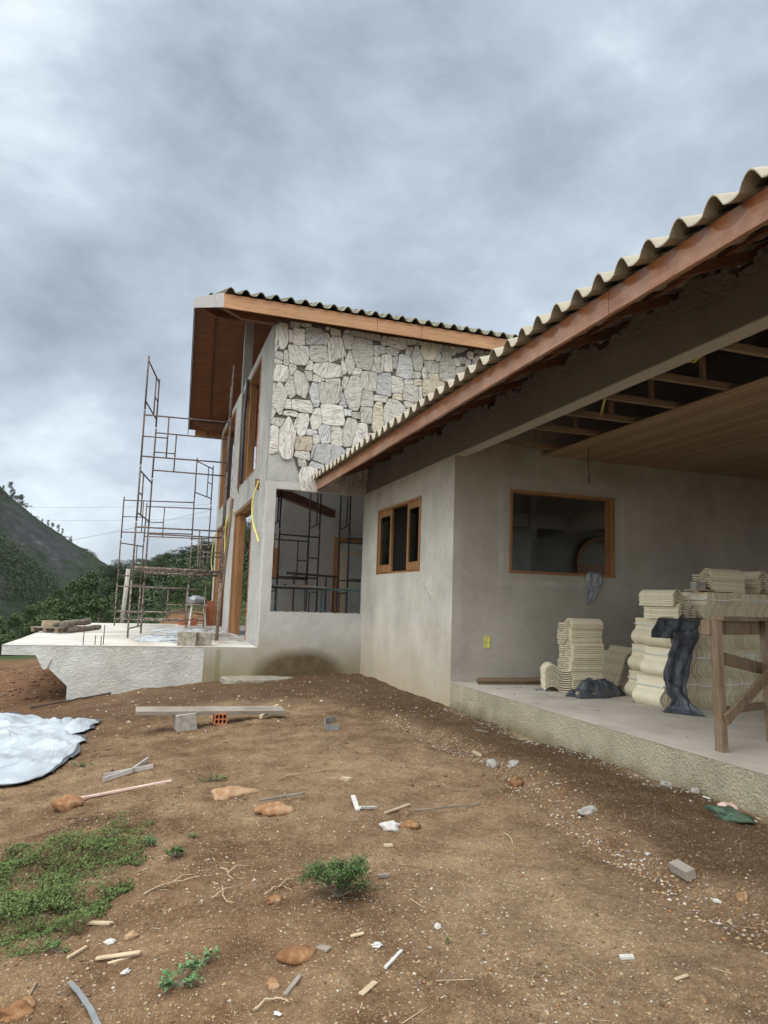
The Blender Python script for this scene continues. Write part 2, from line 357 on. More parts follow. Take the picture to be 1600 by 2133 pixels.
MT['weed_c'] = m_plants('broad_leaf', (.055, .12, .05), (.14, .24, .10))
MT['euc'] = m_plants('eucalyptus_leaf', (.024, .048, .014), (.080, .125, .034))
MT['woods'] = m_plants('forest_leaf', (.011, .023, .009), (.038, .062, .020))
MT['scrub'] = m_plants('scrub_leaf', (.012, .024, .010), (.042, .062, .022))
MT['shrub'] = m_plants('shrub_leaf', (.028, .056, .015), (.080, .125, .034))
MT['bark'] = m_simple('tree_bark', (.13, .11, .085), (.26, .23, .19), 6, .9)
def m_tarp():
    t = NT('silver_tarpaulin')
    col = t.ramp(t.noise(2.6, 5, .6), [(.35, (.31, .35, .395)), (.65, (.43, .48, .52))])
    col = t.mix(t.ramp(t.noise(3.1, 6, .7, t.map(loc=(5, 2, 0))), [(.60, 0.0), (.74, .6)]), col, (.50, .41, .30))
    h = t.noise(9, 4, .5, None, 1.2)
    return t.done(col, .36, t.bump(h, .3, .02), .5)
MT['tarp'] = m_tarp()
def m_ground():
    t = NT('site_soil')
    x, y, z = t.sepxyz()
    big = t.noise(.55, 6, .62); mid = t.noise(3.2, 7, .66); fine = t.noise(34, 5, .72); grain = t.noise(150, 3, .7)
    f = t.math('ADD', t.math('MULTIPLY', big, .40), t.math('ADD', t.math('MULTIPLY', mid, .38), t.math('MULTIPLY', fine, .24)))
    col = t.ramp(f, [(.38, (.066, .036, .018)), (.47, (.135, .082, .043)), (.56, (.235, .158, .092)), (.66, (.39, .285, .178))])
    wet = t.attr('wet', 'Fac'); dry = t.attr('dry', 'Fac'); red = t.attr('red', 'Fac'); grass = t.attr('green', 'Fac')
    wm = t.math('MULTIPLY', t.math('ADD', t.math('ADD', wet, .2), t.math('MULTIPLY', t.math('SUBTRACT', mid, .5), .9)), wet, clamp=True)
    col = t.mix(t.math('MULTIPLY', wm, .72), col, t.ramp(fine, [(.3, (.050, .028, .015)), (.7, (.098, .058, .032))]))
    dm = t.math('MULTIPLY', t.math('ADD', dry, t.math('MULTIPLY', t.math('SUBTRACT', mid, .5), 1.0)), dry, clamp=True)
    col = t.mix(t.math('MULTIPLY', dm, .8), col, t.ramp(fine, [(.3, (.225, .155, .088)), (.7, (.43, .32, .20))]))
    col = t.mix(t.math('MULTIPLY', red, .8), col, t.ramp(mid, [(.3, (.10, .045, .023)), (.7, (.185, .088, .043))]))
    col = t.mix(.55, col, t.ramp(grain, [(.28, .1), (.72, .9)]), 'OVERLAY')
    near = t.math('SUBTRACT', 1.0, t.math('DIVIDE', y, 30.0), clamp=True)
    sp = t.n('ShaderNodeTexVoronoi'); t.L(t.co, sp.inputs['Vector']); sp.inputs['Scale'].default_value = 42
    spm = t.math('MULTIPLY', t.ramp(sp.outputs['Distance'], [(.20, 1.0), (.28, 0.0)]), t.ramp(t.sepxyz(sp.outputs['Color'])[0], [(.60, 0.0), (.66, 1.0)]))
    spc = t.ramp(t.sepxyz(sp.outputs['Color'])[1], [(.1, (.50, .37, .20)), (.4, (.48, .30, .15)), (.6, (.58, .53, .42)), (.9, (.36, .19, .09))])
    col = t.mix(t.math('MULTIPLY', t.math('MULTIPLY', spm, near), .8), col, spc)
    sp2 = t.n('ShaderNodeTexVoronoi'); t.L(t.co, sp2.inputs['Vector']); sp2.inputs['Scale'].default_value = 105
    spm2 = t.math('MULTIPLY', t.ramp(sp2.outputs['Distance'], [(.22, 1.0), (.3, 0.0)]), t.ramp(t.sepxyz(sp2.outputs['Color'])[0], [(.62, 0.0), (.68, 1.0)]))
    col = t.mix(t.math('MULTIPLY', t.math('MULTIPLY', spm2, near), .75), col, (.52, .44, .31))
    col = t.mix(grass, col, t.ramp(t.noise(1.2, 8, .7), [(.3, (.018, .032, .012)), (.55, (.045, .07, .022)), (.75, (.085, .11, .035))]))
    n = t.bump(t.math('ADD', t.math('MULTIPLY', fine, .9), t.math('MULTIPLY', grain, .45)), .75, .022)
    n = t.bump(mid, .5, .06, n)
    return t.done(col, .93, n, .15)
MT['ground'] = m_ground()
def m_pebble():
    t = NT('pebble'); c = t.attr('tone')
    f = t.noise(30, 4, .6)
    return t.done(t.mix(.4, c, t.ramp(f, [(.3, .25), (.7, .8)]), 'OVERLAY'), .85, t.bump(f, .4, .005), .2)
MT['pebble'] = m_pebble()
def m_clay_rock():
    t = NT('orange_clay_rock'); f = t.noise(14, 6, .7)
    col = t.ramp(t.math('ADD', t.math('MULTIPLY', f, .8), t.math('MULTIPLY', t.orand(), .25)), [(.36, (.17, .085, .042)), (.5, (.28, .15, .075)), (.66, (.40, .28, .175))])
    return t.done(col, .92, t.bump(f, .8, .02), .12)
MT['clay'] = m_clay_rock()
def m_mount(name, rocky):
    t = NT(name)
    a = t.noise(.022, 9, .68); b = t.noise(.11, 7, .72); s_ = t.noise(.035, 7, .68, t.map((1, 1, .45), rot=(0, .5, 0)))
    c_ = t.noise(.45, 5, .7)
    col = t.ramp(t.math('ADD', t.math('MULTIPLY', a, .35), t.math('ADD', t.math('MULTIPLY', b, .45), t.math('MULTIPLY', c_, .2))), [(.40, (.010, .020, .010)), (.50, (.024, .040, .017)), (.62, (.052, .070, .028))])
    rk = t.attr('rock', 'Fac')
    m = t.math('MULTIPLY', t.math('MULTIPLY', rk, .85), t.ramp(t.math('ADD', t.math('MULTIPLY', s_, .6), t.math('MULTIPLY', b, .4)), [(.43, 0.0), (.50, 1.0)]))
    st = t.noise(.09, 7, .78, t.map((1, 1, .22), rot=(.0, .45, 0)))
    rc = t.ramp(st, [(.38, (.026, .027, .034)), (.54, (.058, .056, .066)), (.64, (.11, .11, .12)), (.72, (.40, .40, .39))])
    col = t.mix(m, col, rc)
    return t.done(col, .95, t.bump(t.math('ADD', b, c_), 1.0, 3.0), .1)
MT['mount'] = m_mount('mountain_slope', 1)
def m_puddle():
    t = NT('spilled_lime'); 
    a = t.noise(3.5, 6, .7, t.map((1, .5, 1)))
    col = t.ramp(a, [(.42, (.10, .10, .10)), (.46, (.62, .66, .69)), (.62, (.78, .81, .82))])
    col = t.mix(t.ramp(t.noise(1.3, 3, .5, t.map((1, 1, 1), loc=(4, 4, 0))), [(.6, 0.0), (.66, .7)]), col, (.05, .16, .25))
    return t.done(col, .22, None, .5)
MT['puddle'] = m_puddle()

# ------------------------------------------------------------------ helpers
def tag(o, label=None, cat=None, group=None, kind=None):
    if label: o['label'] = label
    if cat: o['category'] = cat
    if group: o['group'] = group
    if kind: o['kind'] = kind
    return o
def thing(name, label, cat, loc=(0, 0, 0), rz=0, group=None):
    o = bpy.data.objects.new(name, None); COL.objects.link(o); o.empty_display_size = .1
    o.location = loc; o.rotation_euler = (0, 0, rz)
    return tag(o, label, cat, group)
class MB:
    def __init__(s): s.v = []; s.f = []; s.fa = {}
    def add(s, vs, fs, **at):
        b = len(s.v); s.v += [tuple(v) for v in vs]; s.f += [tuple(i+b for i in f) for f in fs]
        for k, val in at.items(): s.fa.setdefault(k, []).extend([val]*len(fs))
        return s
    def box(s, x0, x1, y0, y1, z0, z1, **at):
        return s.add([(x0,y0,z0),(x1,y0,z0),(x1,y1,z0),(x0,y1,z0),(x0,y0,z1),(x1,y0,z1),(x1,y1,z1),(x0,y1,z1)],
                     [(0,3,2,1),(4,5,6,7),(0,1,5,4),(1,2,6,5),(2,3,7,6),(3,0,4,7)], **at)
    def beam(s, a, b, w, h, up_=(0, 0, 1), **at):        # rectangular bar from a to b, w sideways, h along up
        a = Vector(a); b = Vector(b); d = (b-a).normalized(); u = Vector(up_); sd_ = d.cross(u)
        if sd_.length < 1e-4: sd_ = d.cross(Vector((1, 0, 0)))
        sd_.normalize(); u = sd_.cross(d).normalized()
        vs = [p + sd_*sx*w/2 + u*sz*h/2 for p in (a, b) for sx, sz in ((-1,-1),(1,-1),(1,1),(-1,1))]
        return s.add(vs, [(0,1,2,3),(7,6,5,4),(0,4,5,1),(1,5,6,2),(2,6,7,3),(3,7,4,0)], **at)
    def tube(s, pts, r, n=8, caps=True, **at):
        pts = [Vector(p) for p in pts]; R_ = r if isinstance(r, (list, tuple)) else [r]*len(pts)
        vs = []; prev = None
        for i, p in enumerate(pts):
            d = (pts[min(i+1, len(pts)-1)] - pts[max(i-1, 0)]).normalized()
            if prev is None:
                a = d.cross(Vector((0, 0, 1)));
                if a.length < .05: a = d.cross(Vector((1, 0, 0)))
            else: a = prev - d*prev.dot(d)
            a.normalize(); prev = a; b = d.cross(a)
            vs += [p + (a*math.cos(2*math.pi*k/n) + b*math.sin(2*math.pi*k/n))*R_[i] for k in range(n)]
        fs = [(i*n+k, i*n+(k+1) % n, (i+1)*n+(k+1) % n, (i+1)*n+k) for i in range(len(pts)-1) for k in range(n)]
        if caps: fs += [tuple(range(n-1, -1, -1)), tuple((len(pts)-1)*n+k for k in range(n))]
        return s.add(vs, fs, **at)
    def prism(s, poly, axis, c0, c1, **at):              # polygon extruded along an axis
        def P(p, c): return {'X': (c, p[0], p[1]), 'Y': (p[0], c, p[1]), 'Z': (p[0], p[1], c)}[axis]
        n = len(poly); vs = [P(p, c0) for p in poly] + [P(p, c1) for p in poly]
        return s.add(vs, [tuple(range(n)), tuple(range(2*n-1, n-1, -1))] + [(i, (i+1) % n, n+(i+1) % n, n+i) for i in range(n)], **at)
    def mesh(s, name, mat, smooth=False):
        me = bpy.data.meshes.new(name); me.from_pydata(s.v, [], s.f)
        for k, vals in s.fa.items():
            if len(vals) != len(s.f): continue
            if isinstance(vals[0], (tuple, list)):
                a = me.attributes.new(k, 'FLOAT_COLOR', 'FACE'); a.data.foreach_set('color', np.array([(*c[:3], 1) for c in vals], 'f').ravel())
            else:
                a = me.attributes.new(k, 'FLOAT', 'FACE'); a.data.foreach_set('value', np.array(vals, 'f'))
        if mat: me.materials.append(mat)
        if smooth: me.polygons.foreach_set('use_smooth', [True]*len(me.polygons))
        me.update(); return me
    def obj(s, name, mat, parent=None, smooth=False, bevel=0, world=True, recalc=True):
        me = s.mesh(name, MT[mat] if isinstance(mat, str) else mat, smooth)
        if recalc:
            import bmesh
            bm = bmesh.new(); bm.from_mesh(me); bmesh.ops.recalc_face_normals(bm, faces=bm.faces); bm.to_mesh(me); bm.free()
        return link(name, me, parent, bevel, world)
def link(name, me, parent=None, bevel=0, world=True):
    o = bpy.data.objects.new(name, me); COL.objects.link(o)
    if parent is not None:
        o.parent = parent
        if world and parent.parent is None and parent.type == 'EMPTY': o.location = -parent.matrix_basis.translation   # mesh in world coordinates
    if bevel:
        m = o.modifiers.new('bevel', 'BEVEL'); m.width = bevel; m.segments = 2; m.limit_method = 'ANGLE'; m.angle_limit = rad(40)
    return o
def copy_tree(o, parent=None):
    c = o.copy(); COL.objects.link(c); c.parent = parent
    for ch in [q for q in KIDS.get(o.name, [])]: copy_tree(ch, c)
    return c
KIDS = {}
def index_kids(o):
    KIDS[o.name] = [q for q in bpy.data.objects if q.parent == o]
    for q in KIDS[o.name]: index_kids(q)

def ray(px, py):
    return fw + cr*((px-800)/FPX) - cu*((py-1066.5)/FPX)
def un(px, py, ax, v):
    d = ray(px, py); i = 'XYZ'.index(ax); o = Vector((0, 0, CAMZ)); return o + d*((v-o[i])/d[i])

# value noise in numpy
def vnoise(x, y, seed=0):
    xi = np.floor(x).astype(np.int64); yi = np.floor(y).astype(np.int64); xf = x-xi; yf = y-yi
    def h(a, b):
        n = (a*374761393 + b*668265263 + seed*974711) & 0xffffffff
        n = ((n ^ (n >> 13))*1274126177) & 0xffffffff
        return ((n ^ (n >> 16)) & 0xffff)/65535.0
    u = xf*xf*(3-2*xf); v = yf*yf*(3-2*yf)
    return (h(xi, yi)*(1-u)+h(xi+1, yi)*u)*(1-v) + (h(xi, yi+1)*(1-u)+h(xi+1, yi+1)*u)*v
def fbm(x, y, oct=5, seed=0, gain=.5):
    s_ = 0; a = 1; t = 0
    for i in range(oct):
        s_ = s_ + a*(vnoise(x*2**i+17.3*i, y*2**i-9.1*i, seed+i)-.5); t += a; a *= gain
    return s_/t

# ------------------------------------------------------------------ ground
AZK = [-180, -90, -14, -8, -4, -1, 2, 6, 20, 60, 90, 180]
RK = [22, 26, 30, 38, 48, 60, 90, 130, 200, 400, 900, 3000]
flat = [-.7, -.8, -.9, -1, -1, -1, -1, -1, -1, -1, -1, -1]
TB = np.array([flat, [-1.2, -1.6, -2.5, -4, -6, -8, -9, -9, -9, -9, -9, -9],
 [-1.45, -1.45, -1.5, -5, -13, -13.5, -14.5, -16, -18, -18, -18, -18],
 [-1.35, -1.35, -1.4, -4.5, -11.8, -12.2, -12.5, -13, -14, -18, -18, -18],
 [-1.2, -1.1, -1.3, -3.5, -8.5, -8.8, -8, -7, -8, -14, -18, -18],
 [-.8, -.6, -.8, -2, -4, -5, -3.5, -1, 0, -8, -15, -15],
 [-.7, -.35, -.1, .2, .2, .2, 1, 3, 4, 0, -10, -10],
 [-.5, -.2, .2, .5, .8, 1.2, 3.2, 6.5, 8, 3, -5, -5],
 [-.35, -.2, .2, .6, 1, 2, 6, 13, 20, 15, 0, 0],
 [-.35, -.2, 0, .5, 1, 2, 5, 8, 12, 10, 0, 0],
 flat, flat])
def interp_tab(az, r):
    i = np.clip(np.searchsorted(AZK, az, side='right')-1, 0, len(AZK)-2); k = np.clip(np.searchsorted(RK, r, side='right')-1, 0, len(RK)-2)
    A = np.array(AZK, float); Rr = np.array(RK, float)
    u = np.clip((az-A[i])/(A[i+1]-A[i]), 0, 1); v = np.clip((r-Rr[k])/(Rr[k+1]-Rr[k]), 0, 1); v = v*v*(3-2*v)
    return (TB[i, k]*(1-u)+TB[i+1, k]*u)*(1-v) + (TB[i, k+1]*(1-u)+TB[i+1, k+1]*u)*v
CHX = [(2.2, 2.70), (3.2, 2.62), (3.9, 2.68), (5.4, 2.92), (7.3, 2.95), (9.0, 2.6), (10.4, 2.3)]   # rain channel: (y, x)
def chan_x(y): return np.interp(y, [a for a, b in CHX], [b for a, b in CHX])
def gh_base(x, y):
    x = np.asarray(x, float); y = np.asarray(y, float)
    d = np.clip(3.92-x, 0, None)
    s_ = .45 + .55*np.clip((y-3)/8, 0, 1)
    fall = np.where(d < 5, .0155*d**2.1, .0155*5**2.1 + .12*(d-5))
    near = -.31 - .03*np.clip((y-5)/4, 0, 1) - s_*fall
    near = near + .05*np.exp(-((x-3.62)/.28)**2)*np.clip(1-np.abs(y-7)/3, 0, 1)*0
    ch = np.exp(-((x-chan_x(y))/.16)**2)*np.clip((10.5-y)/1.5, 0, 1)
    near = near - .035*ch
    bank = np.exp(-((x-chan_x(y)-.42)/.24)**2)*np.clip((10.5-y)/2, 0, 1)
    near = near + .025*bank
    near = np.maximum(near, -2.0)
    r = np.hypot(x, y); az = np.degrees(np.arctan2(x, y))
    far = interp_tab(az, r)
    t = np.clip((r-19)/7, 0, 1); t = t*t*(3-2*t)
    return near*(1-t) + far*t
def gh(x, y):
    x = np.asarray(x, float); y = np.asarray(y, float); r = np.hypot(x, y)
    z = gh_base(x, y)
    amp = np.clip(1-(r-8)/60, .3, 1)*(1+.8*np.clip((r-14)/4, 0, 1)*np.clip((40-r)/10, 0, 1))
    z = z + amp*(.085*fbm(x*.9, y*.9, 3, 3) + .075*fbm(x*2.9, y*2.1, 4, 11) - .03*np.abs(fbm(x*5, y*4, 3, 61)) + .036*fbm(x*11, y*11, 3, 23, .6)*np.clip((14-r)/6, 0, 1))
    z = z + np.clip((r-40)/60, 0, 1)*6*fbm(x*.03, y*.03, 4, 5)
    inside = (x > 3.9) & (y < 24) & (y > -4)
    return z
def ground_at(px, py, sink=0.0):
    d = ray(px, py); t0 = .5; o = Vector((0, 0, CAMZ))
    ts = np.geomspace(1.2, 60, 1400); P = np.array(o)[None] + np.array(d)[None]*ts[:, None]
    g = gh(P[:, 0], P[:, 1]); k = np.argmax(P[:, 2] < g)
    for _ in range(2):
        ts2 = np.linspace(ts[max(k-1, 0)], ts[k], 30); P = np.array(o)[None]+np.array(d)[None]*ts2[:, None]
        g = gh(P[:, 0], P[:, 1]); j = np.argmax(P[:, 2] < g); ts = ts2; k = j
    p = P[j]; return Vector((p[0], p[1], float(gh(p[0], p[1]))-sink))
def axis_pts(lo, hi, dense):
    out = list(dense); st = dense[1]-dense[0]; x = dense[0]
    a = []
    s_ = st
    while x > lo: s_ *= 1.09; x -= s_; a.append(x)
    b = []; x = dense[-1]; s_ = dense[-1]-dense[-2]
    while x < hi: s_ *= 1.09; x += s_; b.append(x)
    return np.array(a[::-1] + out + b)
xs = axis_pts(-3000, 3000, np.arange(-3.2, 4.1, .032))
ys = axis_pts(-3000, 3500, np.concatenate([np.arange(1.6, 7, .026), np.arange(7, 14.5, .05)]))
GX, GY = np.meshgrid(xs, ys)
GZ = gh(GX, GY)
nx, ny = len(xs), len(ys)
me = bpy.data.meshes.new('ground')
co = np.stack([GX, GY, GZ], -1).reshape(-1, 3).astype('f')
idx = np.arange(nx*ny).reshape(ny, nx)
fa = np.stack([idx[:-1, :-1], idx[:-1, 1:], idx[1:, 1:], idx[1:, :-1]], -1).reshape(-1, 4)
me.vertices.add(len(co)); me.vertices.foreach_set('co', co.ravel())
me.loops.add(fa.size); me.loops.foreach_set('vertex_index', fa.ravel().astype('i'))
me.polygons.add(len(fa)); me.polygons.foreach_set('loop_start', np.arange(0, fa.size, 4, dtype='i')); me.polygons.foreach_set('use_smooth', np.ones(len(fa), bool))
me.update(calc_edges=True)
def vattr(me, name, arr):
    a = me.attributes.new(name, 'FLOAT', 'POINT'); a.data.foreach_set('value', np.asarray(arr, 'f').ravel())
rr = np.hypot(GX, GY); azg = np.degrees(np.arctan2(GX, GY))
wet = np.clip((GX-chan_x(GY)-.0)/.35, 0, 1)*(GX < 4.2)*np.clip((14-GY)/1, 0, 1)*.9
wet = np.maximum(wet, .95*np.exp(-((GY-11.8)/2.2)**2)*(GX > -3.5)*(GX < 4.2))
dryf = np.exp(-(((GX-1.7)/1.0)**2+((GY-6.2)/2.6)**2))*.7 + np.exp(-(((GX-1.9)/.9)**2+((GY-2.8)/1.3)**2))*.75
dryf = np.maximum(dryf, .95*np.exp(-((GX-3.93)/.09)**2)*(GY < 9)*np.clip(fbm(GX*2, GY*2, 3, 8)*3+.6, 0, 1))
red = np.clip(np.exp(-(((GX+2.4)/2.2)**2+((GY-15.5)/3.5)**2))*1.0 + .75*(rr > 17)*(rr < 45)*(1-np.clip((azg-9)/5, 0, 1)) + .35*np.exp(-(((GX-.2)/.9)**2+((GY-3.2)/1.0)**2)), 0, 1)
bareaz = np.exp(-((azg-1.5)/4)**2)*np.exp(-((rr-30)/9)**2)
green = np.clip((rr-25)/3, 0, 1)*(1-np.clip(bareaz*1.6, 0, 1)*np.clip(.4+2.5*(.5+fbm(GX*.3, GY*.3, 3, 9)), 0, 1)); green[(rr < 28) & (azg < -6)] *= .3
for n_, a_ in (('wet', wet), ('dry', dryf), ('red', red), ('green', green)): vattr(me, n_, a_)
me.materials.append(MT['ground'])
tag(link('ground', me), kind='structure')

# mountain and lower ridge beyond the valley (own depth, real slopes)
def mountain(name, r0, r1, r2, azs, els, mat_rock, seed):
    na, nr = 260, 90
    A = np.linspace(azs[0], azs[-1], na); T = np.linspace(0, 1, nr)
    el_ = np.interp(A, azs, els)
    Rm, Am = np.meshgrid(np.concatenate([np.linspace(r0, r1, nr//2), np.linspace(r1, r2, nr-nr//2+1)[1:]]), A, indexing='ij')
    E = np.interp(Am, azs, els)
    top = CAMZ + r1*np.tan(np.radians(E))
    t = np.where(Rm < r1, (Rm-r0)/(r1-r0), 1-.6*((Rm-r1)/(r2-r1)))
    t = np.clip(t, 0, 1)
    Z = -20 + (top+20)*np.sin(t*np.pi/2)**1.0
    X = Rm*np.sin(np.radians(Am)); Y = Rm*np.cos(np.radians(Am))
    Z = Z + (1-np.exp(-t*6))*(r1*.022*fbm(X*.02, Y*.02, 6, seed, .55) + r1*.006*fbm(X*.15, Y*.15, 4, seed+5, .6))
    m = bpy.data.meshes.new(name); c_ = np.stack([X, Y, Z], -1).reshape(-1, 3)
    R_, C_ = X.shape; ix = np.arange(R_*C_).reshape(R_, C_)
    F_ = np.stack([ix[:-1, :-1], ix[:-1, 1:], ix[1:, 1:], ix[1:, :-1]], -1).reshape(-1, 4)
    m.from_pydata(c_.tolist(), [], F_.tolist()); m.polygons.foreach_set('use_smooth', [True]*len(F_))
    vattr(m, 'rock', mat_rock(Am, t, E)); m.materials.append(MT['mount']); m.update()
    def surf(az_, tt):      # height of the slope at azimuth az and fraction tt up
        e_ = np.interp(az_, azs, els); rad_ = r0+(r1-r0)*tt; return rad_, e_
    return tag(link(name, m), kind='structure')
def g2(a, a0, sa, t, t0, st): return np.exp(-((a-a0)/sa)**2 - ((t-t0)/st)**2)
mountain('mountain', 330, 520, 760, [-60, -40, -25, -16, -12, -10.4, -9.4, -8.4, -7.1, -5.4, -3.2, -1.9, 1, 5], [9, 16, 17, 12.5, 8.9, 7.05, 6.1, 5.35, 4.4, 3.35, 2.1, 1.3, .2, -1],
         lambda a, t, e: np.clip(1.3*g2(a, -8.6, 1.9, t, .52, .16) + 1.0*g2(a, -6.0, 1.5, t, .52, .2) + g2(a, -14, 2, t, .5, .2), 0, 1), 31)
mountain('ridge', 230, 300, 420, [-60, -30, -20, -14, -10.4, -9, -8, -7, -6, -4], [5, 8, 8, 6, 3.6, 2.6, 1.9, 1.1, .1, -2.5],
         lambda a, t, e: np.clip(.8*g2(a, -10.2, 1.2, t, .35, .16), 0, 1), 41)

# ------------------------------------------------------------------ building helpers
def wall(mb, axis, c0, c1, u0, u1, z0, z1, holes=(), step=None, jit=0, top=None, jz=-99):
    """solid wall with rectangular openings: one closed skin. axis X: runs along Y at x=c0..c1; axis Y: runs along X."""
    us = sorted({u0, u1} | {h[0] for h in holes} | {h[1] for h in holes}); zs = sorted({z0, z1} | {h[2] for h in holes} | {h[3] for h in holes})
    us = [u for u in us if u0 <= u <= u1]; zs = [z for z in zs if z0 <= z <= z1]
    if step:
        def sub(a):
            o = []
            for p, q in zip(a[:-1], a[1:]):
                n = max(1, int(round((q-p)/step))); o += [p+(q-p)*i/n for i in range(n)]
            return o+[a[-1]]
        us, zs = sub(us), sub(zs)
    def solid(i, k):
        if i < 0 or k < 0 or i >= len(us)-1 or k >= len(zs)-1: return False
        u = (us[i]+us[i+1])/2; z = (zs[k]+zs[k+1])/2
        if top and z > top(u): return False
        return not any(h[0] < u < h[1] and h[2] < z < h[3] for h in holes)
    vid = {}; vs = []
    rnd = random.Random(int(abs(u0*100)+abs(z1*10)))
    J = {}
    def V(i, k, s_):
        key = (i, k, s_)
        if key not in vid:
            u, z = us[i], zs[k]
            if jit and z > jz:
                if (i, k) not in J: J[(i, k)] = (rnd.uniform(-1, 1)*jit, rnd.uniform(-1, 1)*jit, rnd.uniform(-1, 1)*jit*.6)
                a, b, c_ = J[(i, k)]
                if 0 < i < len(us)-1: u += a
                if 0 < k < len(zs)-1: z += b
                cc = (c0 if s_ == 0 else c1) + c_
            else: cc = c0 if s_ == 0 else c1
            vid[key] = len(vs); vs.append((cc, u, z) if axis == 'X' else (u, cc, z))
        return vid[key]
    fs = []
    for i in range(len(us)-1):
        for k in range(len(zs)-1):
            if not solid(i, k): continue
            for s_ in (0, 1): fs.append((V(i, k, s_), V(i+1, k, s_), V(i+1, k+1, s_), V(i, k+1, s_)))
            if not solid(i-1, k): fs.append((V(i, k, 0), V(i, k+1, 0), V(i, k+1, 1), V(i, k, 1)))
            if not solid(i+1, k): fs.append((V(i+1, k, 0), V(i+1, k+1, 0), V(i+1, k+1, 1), V(i+1, k, 1)))
            if not solid(i, k-1): fs.append((V(i, k, 0), V(i+1, k, 0), V(i+1, k, 1), V(i, k, 1)))
            if not solid(i, k+1): fs.append((V(i, k+1, 0), V(i+1, k+1, 0), V(i+1, k+1, 1), V(i, k+1, 1)))
    return mb.add(vs, fs)
def tile_wave(t):                                        # t in [0,1): hump then shallow pan
    if t < .56: return math.sin(math.pi*t/.56)**.85
    u = (t-.56)/.44
    return -.16*math.sin(math.pi*u)
def roof_tiles(mb, P, n_wave, pitch, n_course, course, slope, amp=.075, th=.014):
    """corrugated tile field. P(a,b,h): a along the eave, b up the slope (horizontal run), h above the roof plane."""
    K = 12
    us = [(w+k/K)*pitch for w in range(n_wave) for k in range(K)] + [n_wave*pitch]
    hs = [amp*tile_wave((u/pitch) % 1.0) for u in us]; nu = len(us)
    for c in range(n_course):
        b0, b1 = c*course, (c+1)*course+.05
        vs = []
        for (b, dz) in ((b0, .030), (b1, .006)):
            for s_ in (0, 1):
                vs += [P(u, b, h+dz-(th if s_ == 0 else 0)) for u, h in zip(us, hs)]
        fs = []
        for i in range(nu-1):
            fs += [(nu+i, nu+i+1, 3*nu+i+1, 3*nu+i), (i, 2*nu+i, 2*nu+i+1, i+1), (i, i+1, nu+i+1, nu+i)]
        fs += [(0, nu, 3*nu, 2*nu), (nu-1, 2*nu-1, 4*nu-1, 3*nu-1)]
        mb.add(vs, fs)

XA, YC, YG = 3.967, 8.953, 13.172                       # side wall plane, porch back wall, two-storey front plane
SL = .385                                               # roof slope (both roofs)
# ================================================================== single storey wing
wing = thing('house_wing', 'unpainted grey plastered single storey wing with porch, orange eave board and cream tiled roof', 'house', (XA, YC, -.3))
def roofz(x): return 3.30 + SL*(x-2.98)
m = MB(); wall(m, 'X', XA, XA+.17, YC, YG, -.6, 3.11, [(10.19, 12.35, 1.515, 2.69)])
side = m.obj('side_wall', 'plaster', wing)
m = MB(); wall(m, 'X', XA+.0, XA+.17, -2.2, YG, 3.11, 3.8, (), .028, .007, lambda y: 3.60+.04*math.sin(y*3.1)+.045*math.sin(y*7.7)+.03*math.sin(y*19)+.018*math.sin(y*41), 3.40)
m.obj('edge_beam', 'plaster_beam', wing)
m = MB(); wall(m, 'Y', YC, YC+.17, XA+.17, 11.0, -.02, 3.8, [(4.83, 6.59, 1.495, 2.69)])
m.add([(XA+.003, YC-.003, 0), (XA+.17, YC-.003, 0), (XA+.17, YC-.003, 3.11), (XA+.003, YC-.003, 3.11)], [(0, 1, 2, 3)])
m.prism([(XA+.18, 3.8), (9.45, 5.68), (10.99, 5.0), (10.99, 3.8)], 'Y', YC+.01, YC+.16)
m.obj('porch_back_wall', 'plaster_porch', wing, recalc=False)
m = MB(); m.box(XA-.003, XA+.173, -2.2, YC-.002, 3.095, 3.107); m.obj('beam_soffit', 'smooth_soffit', wing)
m = MB(); m.box(11.0, 11.17, -2.2, 9.4, -.4, 5.1); m.box(11.0, 11.17, 9.401, YC+4.2, 2.7, 5.1); m.box(11.0, 11.17, 12.4, YC+4.2, -.4, 2.699); m.box(XA+.2, 10.99, -2.19, -2.05, 3.12, 4.2); m.box(6.4, 10.99, -2.18, -2.06, 4.202, 5.0); m.obj('porch_end_wall', 'plaster_dark', wing)  # unseen gap beside the room added to let daylight in
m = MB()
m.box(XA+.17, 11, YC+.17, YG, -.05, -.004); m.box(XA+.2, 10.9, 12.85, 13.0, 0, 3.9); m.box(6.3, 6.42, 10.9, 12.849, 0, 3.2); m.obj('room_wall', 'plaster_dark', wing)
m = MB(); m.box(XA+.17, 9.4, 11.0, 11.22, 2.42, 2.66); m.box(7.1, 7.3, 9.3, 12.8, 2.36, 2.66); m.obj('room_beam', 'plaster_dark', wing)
m = MB()
AX = 9.05
for k in range(13):                                     # arched timber door leaf inside, seen through the large window
    a = math.pi*k/12; a2 = math.pi*(k+1)/12
    if k < 12: m.beam((AX+.55*math.cos(a), 12.8, 1.95+.55*math.sin(a)), (AX+.55*math.cos(a2), 12.8, 1.95+.55*math.sin(a2)), .08, .07, (0, 1, 0))
m.box(AX-.58, AX-.50, 12.76, 12.84, 0, 1.95); m.box(AX+.5, AX+.58, 12.76, 12.84, 0, 1.95); m.box(AX-.48, AX+.48, 12.78, 12.82, 0, 1.93)
m.obj('arched_door', 'jamb', wing)
# plinth and floor
m = MB(); m.box(XA, 11.2, -3.2, YC-.001, -.75, -.006); m.obj('plinth', 'plinth', wing)
m = MB(); m.box(XA-.004, 11.2, -3.2, YC-.001, -.006, 0.0); m.obj('porch_floor', 'floor', wing)
